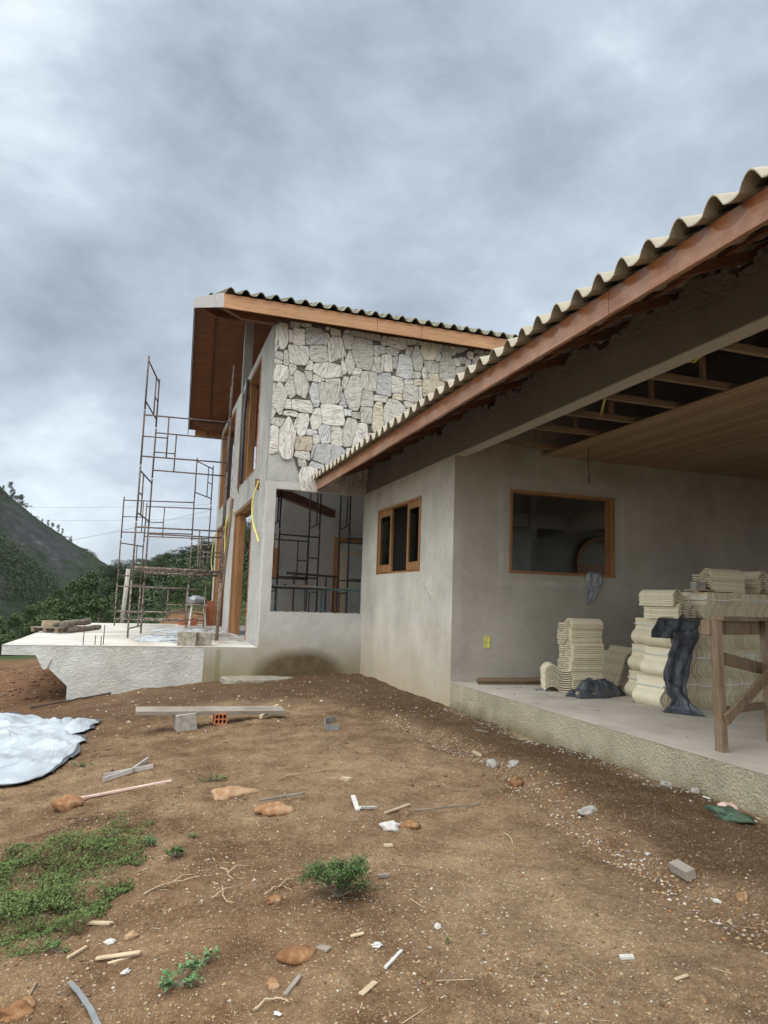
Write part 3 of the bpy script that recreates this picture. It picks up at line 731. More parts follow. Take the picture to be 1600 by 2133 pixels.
# eave board, in three lengths
for y0, y1 in ((-2.4, 4.047), (4.053, 8.6), (8.606, YG-.004)):
    m = MB(); m.box(2.945, 2.98, y0, y1, 3.09, 3.27); m.obj('fascia_board', 'fascia', wing, bevel=.003)
# battens and rafters
for i in range(19):
    y = -1.9+i*.82
    if y > YG-.1: continue
    m = MB(); m.beam((2.985, y, 3.235), (9.4, y, 3.235+SL*6.42), .05, .07); m.obj('rafter', 'rafter', wing)
m = MB()
for k in range(18):
    x = 3.0+k*.37; m.box(x, x+.04, -2.3, YG-.02, 3.19+SL*(x-2.98)+.082, 3.19+SL*(x-2.98)+.112)
m.obj('batten', 'rafter', wing)
PW = .2655
m = MB(); roof_tiles(m, lambda a, b, h: (2.845+b+.006*math.sin(a*5.1), YG-.03-a, 3.295+SL*(b-.12)+h+.005*math.sin(a*2.3+b*3)+.004*math.sin(a*7.1)), 58, PW, 19, .345, SL, .088, .0095)
tl = m.obj('roof_tiles', 'tile', wing, recalc=False)
m = MB(); m.add([(2.95, -2.3, 3.312), (9.45, -2.3, 3.312+SL*6.5), (9.45, YG-.03, 3.312+SL*6.5), (2.95, YG-.03, 3.312)], [(0, 1, 2, 3)]); m.obj('roof_underlay', 'void', wing, recalc=False)  # black sheet below the tiles, dark of the roof void in its colour
m = MB(); m.add([(9.45, -2.3, 5.78), (14.5, -2.3, 3.9), (14.5, YG-.03, 3.9), (9.45, YG-.03, 5.78)], [(0, 1, 2, 3)]); m.obj('rear_roof', 'tile', wing, recalc=False)
# small sliding window
WZ0, WZ1 = 1.517, 2.688
m = MB()
m.box(XA-.012, XA+.10, 12.31, 12.35, WZ0, WZ1); m.box(XA-.012, XA+.10, 10.19, 10.23, WZ0, WZ1)
m.box(XA-.014, XA+.10, 10.19, 12.35, WZ1-.045, WZ1+.002); m.box(XA+.02, XA+.10, 10.23, 12.31, WZ0, WZ0+.03)
wf = m.obj('window_frame', 'jamb', wing, bevel=.003)
for (y0, y1) in ((11.60, 12.31), (10.23, 10.82)):
    m = MB(); x0, x1 = XA+.005, XA+.045
    m.box(x0, x1, y0, y0+.075, WZ0+.03, WZ1-.045); m.box(x0, x1, y1-.075, y1, WZ0+.03, WZ1-.045)
    m.box(x0+.002, x1-.002, y0+.075, y1-.075, WZ1-.15, WZ1-.045); m.box(x0+.002, x1-.002, y0+.075, y1-.075, WZ0+.03, WZ0+.16)
    sh = m.obj('sash', 'jamb', wf, bevel=.003)
    m = MB(); m.box(x0+.016, x0+.021, y0+.075, y1-.075, WZ0+.16, WZ1-.15); m.obj('pane', 'glass', wf)
# large window in the porch wall
BX0, BX1, BZ0, BZ1 = 4.83, 6.59, 1.495, 2.69
m = MB()
m.box(BX0, BX0+.045, YC-.012, YC+.12, BZ0, BZ1); m.box(BX1-.06, BX1, YC-.012, YC+.16, BZ0, BZ1)
m.box(BX0+.045, BX1-.06, YC-.012, YC+.12, BZ1-.045, BZ1); m.box(BX0+.045, BX1-.06, YC-.012, YC+.12, BZ0, BZ0+.04)
wf2 = m.obj('window_frame', 'jamb', wing, bevel=.003)
m = MB(); m.box(BX1-.072, BX1-.062, YC+.0, YC+.02, BZ0+.04, BZ1-.045); m.box(BX1-.072, BX1-.062, YC+.06, YC+.08, BZ0+.04, BZ1-.045); m.obj('bead', 'jamb', wf2)
# porch ceiling: boards from x=5.34, bare joists in front
m = MB(); m.box(5.34, 10.98, -2.2, YC-.003, 3.221, 3.235); m.obj('ceiling_boards', 'ceiling', wing)
for y in (8.6, 7.64, 6.90, 6.19, 5.44, 4.57, 3.7, 2.8, 1.9):
    m = MB(); m.box(XA+.172, 10.9, y-.028, y+.028, 3.238, 3.30); j = m.obj('ceiling_joist', 'joist', wing)
    m = MB(); m.box(5.02, 5.06, y-.022, y+.022, 3.302, 3.302+.62); m.obj('hanger', 'joist', j)
for pts in ([(4.25, 3.2, 3.55), (4.6, 4.6, 3.48), (5.0, 5.5, 3.5), (5.1, 6.0, 3.7)], [(4.9, 6.9, 3.28), (4.75, 6.6, 3.4), (4.6, 6.1, 3.6), (4.5, 5.9, 3.75)]):
    m = MB(); m.tube([Vector(p) for p in pts], .014, 8); m.obj('conduit', 'yellow', wing, smooth=True)
m = MB(); m.tube([(5.62, 8.2, 3.22), (5.62, 8.2, 2.98), (5.65, 8.22, 2.86), (5.60, 8.18, 2.72)], .006, 5); m.tube([(5.65, 8.22, 2.86), (5.69, 8.26, 2.74)], .005, 5)
m.obj('lamp_wire', 'steel_dark', wing)
# socket box
m = MB(); wall(m, 'Y', YC-.012, YC+.002, 4.46, 4.545, .455, .615, [(4.475, 4.53, .47, .60)]); m.box(4.47, 4.535, YC-.002, YC+.0015, .465, .605)
m.box(4.485, 4.50, YC-.008, YC-.002, .50, .52); m.box(4.505, 4.52, YC-.008, YC-.002, .55, .57)
m.obj('socket_box', 'yellow', wing)

# ================================================================== two storey house
XF = 2.19; YB = 23.45; RY = 18.35
house = thing('two_storey_house', 'unfinished two storey house with white stone cladding, timber window frames and tiled gable roof', 'house', (XF, YG, .1))
EZ = 6.50
def roof2(y): return EZ + SL*(min(y, 2*RY-y) - 12.72)   # top of the roof deck
# front wall: column, low wall, beam, backing above
m = MB()
wall(m, 'Y', YG, YG+.2, XF-.17, 9.6, -.9, 3.22, [(XF+.012, XA+.02, .778, 3.075), (XF-.18, XF-.169, 0, 9)], .12, .004)
m.obj('front_wall', 'parapet', house)
m = MB(); wall(m, 'Y', YG-.001, YG+.2, XF-.15, 9.6, 3.221, 6.35, (), .12, .005); m.obj('upper_wall', 'render_rough', house)
m = MB()
for k in range(46):                                     # crumbly mortar bead on top of the low wall
    x = XF+.03+k*.038; r = random.uniform(.012, .03); m.beam((x, YG+random.uniform(.02, .16), .775), (x+r*1.6, YG+random.uniform(.02, .16), .785), r*1.2, r*random.uniform(.5, 1.3))
m.obj('mortar_bead', 'render_rough', house)
# facade (plane x = XF) with door and window openings
m = MB()
wall(m, 'X', XF-.165, XF+.02, YG+.202, YB, .10, 6.36, [(15.05, 18.33, .1, 3.14), (19.82, 23.0, .1, 3.14), (14.9, 18.2, 3.70, 6.2), (19.42, 22.95, 3.70, 6.2)], .11, .007)
fac = m.obj('facade_wall', 'render_rough', house)
m = MB(); m.beam((XF-.07, RY-.1, 6.34), (XF-.07, RY-.1, 8.2), .2, .22, (1, 0, 0)); m.obj('ridge_post', 'render_rough', house)
# exposed brick in the broken reveals
def rough_strip(x, y, z0, z1, w):
    mm = MB(); z = z0
    while z < z1:
        h = random.uniform(.03, .13); mm.box(x-random.uniform(.002, .014), x+.02, y-w*random.uniform(.2, .6), y+w*random.uniform(.2, .6), z, z+h-.004); z += h+random.uniform(.0, .03)
    return mm
for (y, z0, z1) in ((14.98, .15, 3.0), (19.74, .15, 3.0), (14.84, 3.75, 6.1), (19.36, 3.75, 6.0)):
    rough_strip(XF-.172, y, z0, z1, .05).obj('exposed_brick', 'brick', house)
def frame(y0, y1, z0, z1, sill, depth=.16, name='window_frame'):
    x0, x1 = XF-.155, XF-.155+depth
    m = MB(); m.box(x0+.002, x1-.002, y0+.06, y1-.06, z1-.06, z1-.002); f_ = m.obj(name, 'jamb_h', house, bevel=.004)
    for ya in (y0, y1-.06):
        m = MB(); m.box(x0, x1, ya, ya+.06, z0, z1); m.obj('jamb', 'jamb', f_, bevel=.004)
    if sill: m = MB(); m.box(x0-.01, x1-.002, y0+.06, y1-.06, z0+.002, z0+.05); m.obj('sill', 'jamb_h', f_, bevel=.004)
    return f_
f1 = frame(14.9, 18.2, 3.70, 6.2, True, .2); frame(19.42, 22.95, 3.70, 6.2, True, .2)
d1 = frame(15.05, 18.33, .1, 3.14, False, .2, 'door_frame'); d2 = frame(19.82, 23.0, .1, 3.14, False, .2, 'door_frame')
for (f_, yy) in ((d1, 18.27), (d2, 22.94)):             # folding door jambs stacked at the far side
    for k in range(3):
        m = MB(); m.box(XF-.11+.012*k, XF-.075+.012*k+.12, yy-.13*(k+1)-.05, yy-.13*k-.06, .115, 3.075); m.obj('door_leaf', 'jamb', f_, bevel=.004)
m = MB(); m.box(XF-.1, XF+.06, 16.9, 16.99, 3.75, 6.14); m.obj('mullion', 'jamb', f1, bevel=.004)
# stone cladding: irregular split slabs
def clip(poly, nx_, ny_, c_):
    out = []
    for i in range(len(poly)):
        a, b = poly[i], poly[(i+1) % len(poly)]; da = nx_*a[0]+ny_*a[1]-c_; db = nx_*b[0]+ny_*b[1]-c_
        if da <= 0: out.append(a)
        if (da < 0) != (db < 0) and abs(da-db) > 1e-9:
            t = da/(da-db); out.append((a[0]+(b[0]-a[0])*t, a[1]+(b[1]-a[1])*t))
    return out
def stones():
    rnd = random.Random(12); X0, X1, Z0, Z1 = 2.03, 9.0, 3.05, 6.36
    pts = []; tries = 0
    while len(pts) < 520 and tries < 60000:
        tries += 1; p = (rnd.uniform(X0-.3, X1+.3), rnd.uniform(Z0-.3, Z1+.3)); dm = (rnd.choice((.34, .40, .46)) if tries < 350 else (rnd.choice((.24, .29, .33)) if tries < 15000 else rnd.choice((.12, .16)))); fx = rnd.choice((.6, .8, 1.0, 1.3))
        if all((abs(p[0]-q[0]) > (dm*fx+e[0])/2*1.05) or (abs(p[1]-q[1]) > (dm/fx+e[1])/2*1.05) for q, e in pts): pts.append((p, (dm*fx, dm/fx)))
    vs = []; fs = []; tone = []; grain = []
    for i, (p, _) in enumerate(pts):
        poly = [(X0, Z0), (X1, Z0), (X1, Z1), (X0, Z1)]
        for j, (q, _) in enumerate(pts):
            if i == j or abs(p[0]-q[0]) > 1.2 or abs(p[1]-q[1]) > 1.2: continue
            wq = pts[j][1]; wp = pts[i][1]; dx_, dy_ = q[0]-p[0], q[1]-p[1]
            # weighted split plane between two slabs, leaning towards square edges
            gx_, gy_ = abs(dx_)/((wp[0]+wq[0])/2), abs(dy_)/((wp[1]+wq[1])/2)
            if gx_ > gy_*1.15: nx_, ny_ = dx_, dy_*.45; t_ = wp[0]/(wp[0]+wq[0])
            elif gy_ > gx_*1.15: nx_, ny_ = dx_*.45, dy_; t_ = wp[1]/(wp[1]+wq[1])
            else: nx_, ny_ = dx_, dy_; t_ = .5
            L_ = math.hypot(nx_, ny_); mx_, my_ = p[0]+dx_*t_, p[1]+dy_*t_
            poly = clip(poly, nx_/L_, ny_/L_, (nx_*mx_+ny_*my_)/L_ - .0013)
            if len(poly) < 3: break
        if len(poly) < 3: continue
        cx = sum(a[0] for a in poly)/len(poly); cz = sum(a[1] for a in poly)/len(poly)
        if cz < 3.33 or (cz < 3.98 and cx < 2.42+ (3.98-cz)*.32) : continue
        if max(a[1] for a in poly)-min(a[1] for a in poly) < .07: continue
        # irregular outline: subdivide and jitter
        out = []
        for k in range(len(poly)):
            a, b = poly[k], poly[(k+1) % len(poly)]; L_ = math.hypot(b[0]-a[0], b[1]-a[1])
            if L_ < .02: continue
            n_ = max(2, int(L_/.05))
            for t_ in range(n_):
                t = t_/n_
                if t_ == 0: t = .12 if L_ < .1 else .05
                e = rnd.uniform(-.0045, .0015)
                x = a[0]+(b[0]-a[0])*t; z = a[1]+(b[1]-a[1])*t; dx, dz = cx-x, cz-z; dl = math.hypot(dx, dz)+1e-6
                out.append((x+dx/dl*(-e+.001), z+dz/dl*(-e+.001)))
        if len(out) < 5: continue
        h = rnd.uniform(.030, .058); tx, tz = rnd.uniform(-.05, .05), rnd.uniform(-.05, .05)
        base = len(vs); n = len(out)
        yb = YG-.002
        vs += [(x, yb, z) for x, z in out]
        vs += [(x, yb-h+.007-(x-cx)*tx-(z-cz)*tz, z) for x, z in out]
        vs += [(cx+(x-cx)*.96, yb-h-(x-cx)*tx-(z-cz)*tz+rnd.uniform(-.003, .003), cz+(z-cz)*.96) for x, z in out]
        vs += [(cx+(x-cx)*.5, yb-h-(x-cx)*tx*.5-(z-cz)*tz*.5+rnd.uniform(-.006, .004), cz+(z-cz)*.5) for x, z in out]
        vs.append((cx, yb-h+rnd.uniform(-.005, .005), cz))
        f0 = len(fs)
        for k in range(n):
            k2 = (k+1) % n
            for r_ in range(3): fs.append((base+r_*n+k, base+r_*n+k2, base+(r_+1)*n+k2, base+(r_+1)*n+k))
            fs.append((base+3*n+k, base+3*n+k2, base+4*n))
        b_ = rnd.random(); ty = rnd.random()
        g = .57+.25*b_
        c_ = (g, g*.968, g*.905) if ty < .66 else ((g*.88, g*.89, g*.90) if ty < .84 else ((g*.98, g*.90, g*.72) if ty < .89 else (g*.95, g*.92, g*.84)))
        ang = rnd.choice((0, 0, math.pi/2, math.pi/2, rnd.uniform(0, math.pi), rnd.uniform(0, math.pi))) + rnd.uniform(-.3, .3)
        tone += [c_]*(len(fs)-f0); grain += [(i*3.7, ang)]*n*4 + [(i*3.7, ang)]
    me = bpy.data.meshes.new('stone_cladding'); me.from_pydata(vs, [], fs)
    a = me.attributes.new('tone', 'FLOAT_COLOR', 'FACE'); a.data.foreach_set('color', np.array([(*c, 1) for c in tone], 'f').ravel())
    ga = me.attributes.new('grain', 'FLOAT_VECTOR', 'POINT')
    V = np.array(vs); G = np.array(grain); ca, sa = np.cos(G[:, 1]), np.sin(G[:, 1])
    gx = V[:, 0]*ca + V[:, 2]*sa; gz = -V[:, 0]*sa + V[:, 2]*ca
    ga.data.foreach_set('vector', np.stack([gx+G[:, 0], gz, V[:, 1]+G[:, 0]*2], -1).astype('f').ravel())
    me.materials.append(MT['stone']); me.update()
    import bmesh
    bm = bmesh.new(); bm.from_mesh(me); bmesh.ops.recalc_face_normals(bm, faces=bm.faces); bm.to_mesh(me); bm.free()
    link('stone_cladding', me, house)
stones()
# dark joint bed behind the stones
m = MB(); m.prism([(2.03, 3.98), (2.42, 3.98), (2.52, 3.62), (2.62, 3.35), (9.0, 3.35), (9.0, 6.36), (2.03, 6.36)], 'Y', YG-.012, YG-.0025); m.obj('joint_bed', 'joint', house)
# roof: deck boards, rafters, beams, boards, tiles
XR = 9.6
def verge(y):                                           # the left verge runs to a shallow point at the ridge
    return .99 - .29*(1-abs(y-RY)/(RY-12.72))
m = MB()
for (ya, yb) in ((12.76, RY), (2*RY-12.76, RY)):
    vs = [(verge(ya)+.005, ya, roof2(ya)-.03), (XR, ya, roof2(ya)-.03), (XR, yb, roof2(yb)-.03), (verge(yb)+.005, yb, roof2(yb)-.03)]
    vs += [(x, y, z-.02) for x, y, z in vs]
    m.add(vs, [(0, 1, 2, 3), (4, 7, 6, 5), (0, 4, 5, 1), (1, 5, 6, 2), (2, 6, 7, 3), (3, 7, 4, 0)])
m.obj('soffit_boards', 'soffit', house)
for x in (1.62, 2.9, 4.2, 5.5, 6.8, 8.1):
    m = MB(); m.beam((x-.25 if x < 2 else x, 12.8, roof2(12.8)-.13), (x-.42 if x < 2 else x, RY, roof2(RY)-.13), .07, .14)
    m.beam((x-.42 if x < 2 else x, RY, roof2(RY)-.13), (x-.02 if x < 2 else x, 2*RY-12.8, roof2(12.8)-.13), .07, .14); m.obj('rafter', 'rafter', house)
for (y, x0, x1) in ((13.26, .95, 9.4), (RY, .85, 9.4), (23.3, 1.1, 9.4)):    # purlins carrying the overhang
    m = MB(); z = roof2(y)-.30; 
    vs = [(x0, y-.06, z+.07), (x0, y-.06, z+.12), (x1, y-.06, z+.12), (x1, y-.06, z-.12), (x0+.45, y-.06, z-.12)]
    m.prism([(v[0], v[2]) for v in vs], 'Y', y-.06, y+.06); m.obj('purlin', 'rafter', house)
for (x0, x1) in ((.99, 3.93), (3.936, 4.86), (4.866, XR)):
    m = MB(); m.box(x0, x1, 12.72, 12.755, EZ-.245, EZ+.02); m.obj('fascia_board', 'fascia_x', house, bevel=.003)
m = MB(); m.box(1.2, XR, 2*RY-12.755, 2*RY-12.72, EZ-.225, EZ+.02); m.obj('fascia_board', 'fascia_x', house)
# verge boards: primed white on the front slope, dark on the back slope
m = MB(); y0, y1 = 12.722, RY
vs = [(verge(y)-.02*(s_), y, roof2(y)+dz) for y in (y0, y1) for dz in (-.245, .03) for s_ in (0, 1)]
m.add(vs, [(0, 1, 3, 2), (4, 6, 7, 5), (1, 5, 7, 3), (0, 2, 6, 4), (2, 3, 7, 6), (0, 4, 5, 1)]); m.obj('verge_board', 'primed', house)
m = MB(); y0, y1 = RY, 2*RY-12.722
vs = [(verge(y)-.02*(s_), y, roof2(y)+dz) for y in (y0, y1) for dz in (-.245, .03) for s_ in (0, 1)]
m.add(vs, [(0, 1, 3, 2), (4, 6, 7, 5), (1, 5, 7, 3), (0, 2, 6, 4), (2, 3, 7, 6), (0, 4, 5, 1)]); m.obj('verge_board', 'rafter', house)
m = MB(); roof_tiles(m, lambda a, b, h: (1.02+a, 12.66+b, EZ+.045+SL*(b-.06)+h), 30, .2775, 16, .36, SL, .085)
roof_tiles(m, lambda a, b, h: (1.02+a, 2*RY-12.66-b, EZ+.045+SL*(b-.06)+h), 30, .2775, 16, .36, SL, .085)
m.obj('roof_tiles', 'tile_roof_far', house, recalc=False)
# inside: floor, back and cross walls
m = MB(); m.box(XF+.02, 9.6, YG+.2, YB, .02, .108); m.obj('ground_floor', 'terrace_top', house)
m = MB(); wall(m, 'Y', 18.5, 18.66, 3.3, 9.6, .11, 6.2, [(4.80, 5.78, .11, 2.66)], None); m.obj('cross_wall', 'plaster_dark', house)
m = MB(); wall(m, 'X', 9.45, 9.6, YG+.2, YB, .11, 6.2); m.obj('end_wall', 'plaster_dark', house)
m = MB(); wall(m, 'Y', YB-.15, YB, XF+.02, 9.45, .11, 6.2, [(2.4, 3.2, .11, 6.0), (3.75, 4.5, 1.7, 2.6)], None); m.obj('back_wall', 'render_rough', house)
m = MB()
m.box(4.70, 4.88, 18.42, 18.50, .11, 2.70); m.box(4.88, 5.72, 18.42, 18.50, 2.55, 2.70); m.box(5.72, 5.86, 18.42, 18.50, .11, 2.70); df = m.obj('inner_door_frame', 'jamb', house, bevel=.004)
m = MB(); m.box(4.90, 5.0, 18.30, 18.345, .11, 2.32); m.box(5.0, 5.7, 18.30, 18.345, 2.22, 2.32); m.obj('loose_lining', 'pale_wood', df)
m = MB(); m.box(3.7, 4.55, YB-.17, YB-.151, 1.65, 2.65); m.obj('back_window_frame', 'jamb', house)
m = MB(); m.beam((2.0, 14.2, 3.30), (4.6, 18.3, 3.30), .14, .2); m.beam((2.3, 13.7, 3.12), (2.3, 18.3, 3.12), .1, .14); m.obj('floor_beam', 'rafter', house)
# yellow conduits hanging out of the facade
for pts in ([(2.0, 18.35, 3.19), (1.93, 18.8, 3.12), (1.9, 19.1, 2.85), (1.92, 19.25, 2.4), (1.95, 19.2, 1.95)], [(2.0, 18.4, 3.22), (1.9, 18.95, 3.05), (1.88, 19.35, 2.6), (1.92, 19.5, 2.2)],
            [(2.0, 14.15, 3.35), (1.93, 14.3, 3.0), (1.93, 14.25, 2.6), (1.97, 13.95, 2.3), (2.0, 13.65, 2.09)], [(2.0, 23.05, 3.02), (1.95, 23.3, 2.6), (1.95, 23.5, 2.1), (2.0, 23.45, 1.8)]):
    P_ = [Vector(p) for p in pts]; Q = []
    for i in range(len(P_)-1):
        for k in range(5):
            t = k/5; a = P_[max(i-1, 0)]; b = P_[i]; c_ = P_[i+1]; d = P_[min(i+2, len(P_)-1)]
            Q.append(.5*((2*b)+(c_-a)*t+(2*a-5*b+4*c_-d)*t*t+(3*b-a-3*c_+d)*t**3))
    Q.append(P_[-1])
    m = MB(); m.tube(Q, .017, 8); m.obj('conduit', 'yellow', house, smooth=True)

# ================================================================== terrace slab
ZT = .133
terr = thing('terrace', 'pale concrete terrace slab cantilevered to the left with rough stuccoed front', 'terrace', (0, YG, -.6))
m = MB()
fy = YG; p = [(-2.16, ZT-.006), (-2.16, -.03), (-1.66, -.03), (-1.13, -.54), (-1.12, -1.6), (2.02, -1.6), (2.02, ZT-.006)]
m.prism(p, 'Y', fy, fy+.22); m.obj('front_beam', 'slab_face', terr)
m = MB(); m.box(-2.155, 2.15, fy+.22, 22.6, -.03, ZT-.006); m.obj('slab', 'slab_face', terr)
m = MB(); m.box(1.06, 2.021, fy-.004, fy+.3, -1.0, ZT-.002); m.obj('smooth_end', 'parapet', terr)
m = MB(); m.prism([(-2.165, fy-.006), (2.0, fy-.006), (2.0, 22.9), (.5, 22.95), (-2.0, 22.4)], 'Z', ZT-.006, ZT); m.obj('top_screed', 'terrace_top', terr)
m = MB(); m.prism([(-1.62, .02-.1), (-1.50, -.02), (-1.40, -.1), (-1.46, -.26), (-1.52, -.27)], 'Y', fy-.03, fy-.001); m.obj('drain_spout', 'slab_face', terr, bevel=.01)

# ================================================================== scaffolds
def local(mb, name, mat, parent, smooth=False, bevel=0): return mb.obj(name, mat, parent, smooth, bevel, world=False)
PH = 1.165
def panel_mb(w, flip=False, r=.019):
    """one welded scaffold panel in the local xz plane: two posts, two rails, a short strut and rungs"""
    m = MB()
    for x in (0, w): m.tube([(x, 0, .02), (x, 0, PH+.0)], r, 8)
    m.tube([(0, 0, 1.07), (w, 0, 1.07)], r*.85, 8); m.tube([(0, 0, .20), (w, 0, .20)], r*.85, 8)
    s_ = w*.72 if not flip else w*.28; e = w if not flip else 0
    m.tube([(s_, 0, .20), (s_, 0, 1.07)], r*.8, 8)
    for z in (.62,): m.tube([(s_, 0, z), (e, 0, z)], r*.75, 6)
    return m
def tower(name, label, corners, layers, zb, first_y, group, mat='scaffold', extra=None, skip=()):
    c0 = Vector(corners[0]); t = thing(name, label, 'scaffold', (c0.x, c0.y, zb), 0, group)
    cs = [Vector((c[0]-c0.x, c[1]-c0.y, 0)) for c in corners]       # order: near left, near right, far right, far left
    cache = {}
    for k in range(layers):
        pairs = ((0, 3), (1, 2)) if (k % 2 == 0) == first_y else ((0, 1), (3, 2))
        for pi, (a, b) in enumerate(pairs):
            if (k, pi) in skip: continue
            d = cs[b]-cs[a]; w = d.length; key = (round(w, 3), (k//2) % 2 == 1)
            if key not in cache: cache[key] = panel_mb(w, key[1]).mesh('scaffold_frame', MT[mat], True)
            o = bpy.data.objects.new('scaffold_frame', cache[key]); COL.objects.link(o); o.parent = t
            o.location = cs[a] + Vector((0, 0, k*PH)); o.rotation_euler = (random.uniform(-.006, .006), random.uniform(-.006, .006), math.atan2(d.y, d.x))
    return t
SG = 'scaffold towers on the terrace'
ta = tower('scaffold_tower', 'tallest rusty scaffold tower standing on the terrace against the house front', [(-.27, 15.18), (1.47, 15.08), (1.60, 16.75), (-.03, 16.81)], 5, ZT, True, SG)
tb = tower('scaffold_tower', 'lower rusty scaffold tower behind the tall one at the back of the terrace', [(-.72, 20.42), (1.1, 19.94), (1.63, 21.0), (-.14, 21.55)], 3, ZT, False, SG)
for cx_, cy_ in ((1.1, 19.94), (1.63, 21.0)):
    pass
pm = panel_mb(1.18); o = local(pm, 'scaffold_frame', 'scaffold', tb, True); o.location = (1.82, -.48, 3*PH); o.rotation_euler = (0, 0, math.atan2(1.06, .53))
for tt_, pts in ((ta, [((.02, -.05, 1.42), (1.72, -.12, 1.40)), ((.26, 1.66, 1.36), (1.84, 1.6, 1.36))]), (tb, [((0, .02, .4), (1.82, -.46, .42))])):
    for a, b in pts:
        m = MB(); m.tube([a, b], .024, 8); local(m, 'ledger_tube', 'scaffold', tt_, True)
m = MB(); m.tube([(1.44, 15.02, ZT), (1.62, 15.25, 3.1)], .035, 10); tag(m.obj('wooden_prop', 'old_wood', None, True), 'round wooden prop leaning against the house front beside the nearest door', 'prop')
m = MB(); m.tube([(1.86, 15.9, 3.55), (1.92, 16.6, 5.2), (2.0, 16.9, 6.25)], .04, 10); m.tube([(1.80, 15.8, 3.3), (1.78, 15.9, 5.9)], .010, 6)
pr = m.obj('black_pipe', 'black', None, True); tag(pr, 'black pipe standing upright in front of the upper windows', 'pipe')
# indoors, behind the big opening
IG = 'scaffold towers inside the house'
tower('scaffold_tower', 'dark scaffold tower inside the house directly behind the low wall opening', [(2.55, 14.6), (3.43, 14.75), (3.5, 16.1), (2.6, 15.95)], 4, .11, True, IG, 'steel_dark')
tower('scaffold_tower', 'scaffold tower inside the house seen at the right end of the opening', [(4.05, 14.6), (5.2, 14.7), (5.3, 15.9), (4.15, 15.8)], 3, .11, True, IG, 'steel_dark')
m = MB(); m.box(-.55, .75, -.02, .02, -.02, .02)
tr_ = thing('scaffold_bench', 'teal metal trestle carrying boards inside the opening', 'bench', (3.0, 14.25, .11))
m = MB(); m.box(-.7, 1.3, -.02, .02, 1.11, 1.15); local(m, 'top_rail', 'green_steel', tr_)
for x in (-.52, .42):
    m = MB(); m.box(x-.02, x+.02, -.02, .02, 0, 1.11); local(m, 'leg', 'green_steel', tr_)
for k, (x0, x1) in enumerate(((-.62, .48), (-.35, .22))):
    m = MB(); m.box(x0, x1, -.22, .18, 1.152+.03*k, 1.178+.03*k); local(m, 'board', 'old_wood_h', tr_)
tr2 = thing('workbench', 'dark metal frame bench standing by the grey inner wall', 'bench', (3.9, 17.6, .11))
m = MB(); m.tube([(-.6, 0, 1.55), (.75, 0, 1.5)], .03, 8); local(m, 'top_rail', 'steel_dark', tr2)
for x in (-.4, -.1, .42, .62):
    m = MB(); m.tube([(x, 0, 0), (x, 0, 1.52)], .024, 8); local(m, 'leg', 'steel_dark', tr2)
m = MB(); m.beam((2.72, 17.2, .12), (2.95, 17.6, 2.6), .22, .04, (1, 0, 0)); tag(m.obj('leaning_board', 'old_wood', None), 'grey board leaning upright just inside the house opening', 'board')

# ================================================================== things on the terrace
def block_mesh(sx, sy, sz, n=5, j=.006, seed=1):
    import bmesh
    bm = bmesh.new(); bmesh.ops.create_cube(bm, size=1); bmesh.ops.subdivide_edges(bm, edges=bm.edges, cuts=n, use_grid_fill=True)
    rnd = random.Random(seed)
    for v in bm.verts:
        v.co = Vector((v.co.x*sx, v.co.y*sy, (v.co.z+.5)*sz)) + Vector((rnd.uniform(-j, j), rnd.uniform(-j, j), rnd.uniform(-j, j) if v.co.z > -.45 else 0))
    me = bpy.data.meshes.new('b'); bm.to_mesh(me); bm.free(); return me
def put(me, name, mat, loc, rot=(0, 0, 0), label=None, cat=None, group=None, parent=None, scale=None):
    if not me.materials: me.materials.append(MT[mat] if isinstance(mat, str) else mat)
    o = bpy.data.objects.new(name, me); COL.objects.link(o); o.location = loc; o.rotation_euler = rot
    if parent: o.parent = parent
    if scale: o.scale = scale
    return tag(o, label, cat, group)
G1 = 'concrete blocks on the terrace edge'
put(block_mesh(.33, .25, .24, seed=3), 'concrete_block', 'concrete_block', (.80, 13.42, ZT), (0, 0, -.35), 'rough concrete block on the terrace edge, the wider left one of the pair', 'block', G1)
put(block_mesh(.245, .24, .235, seed=4), 'concrete_block', 'concrete_block', (1.09, 13.46, ZT), (0, 0, -.12), 'rough concrete block on the terrace edge, right one of the pair beside the prop', 'block', G1)
for i, (x, y, h, l) in enumerate(((-.94, 13.24, .40, 'tall thin rebar stub, leftmost on the terrace edge'), (-.63, 13.42, .34, 'thin rebar stub in the middle of the terrace edge group'),
                                  (-.76, 13.36, .16, 'short rebar stub left of the middle pair on the terrace edge'), (-.66, 13.27, .15, 'short rebar stub nearest the terrace front edge'))):
    m = MB(); m.tube([(x, y, ZT-.02), (x+random.uniform(-.006, .006), y, ZT+h)], .008, 6); tag(m.obj('rebar', 'steel_dark', None, True), l, 'rebar', 'rebar stubs')
pal = thing('pallet', 'small grey wooden pallet lying at the left terrace edge under logs', 'pallet', (-1.75, 17.3, ZT), rad(62))
for y in (-.28, 0, .28):
    m = MB(); m.box(-.5, .5, y-.04, y+.04, .02, .10); local(m, 'runner', 'old_wood', pal)
for k in range(6):
    m = MB(); x = -.46+k*.184; m.box(x-.05, x+.05, -.33, .33, .102, .122); local(m, 'deck_board', 'old_wood_h', pal)
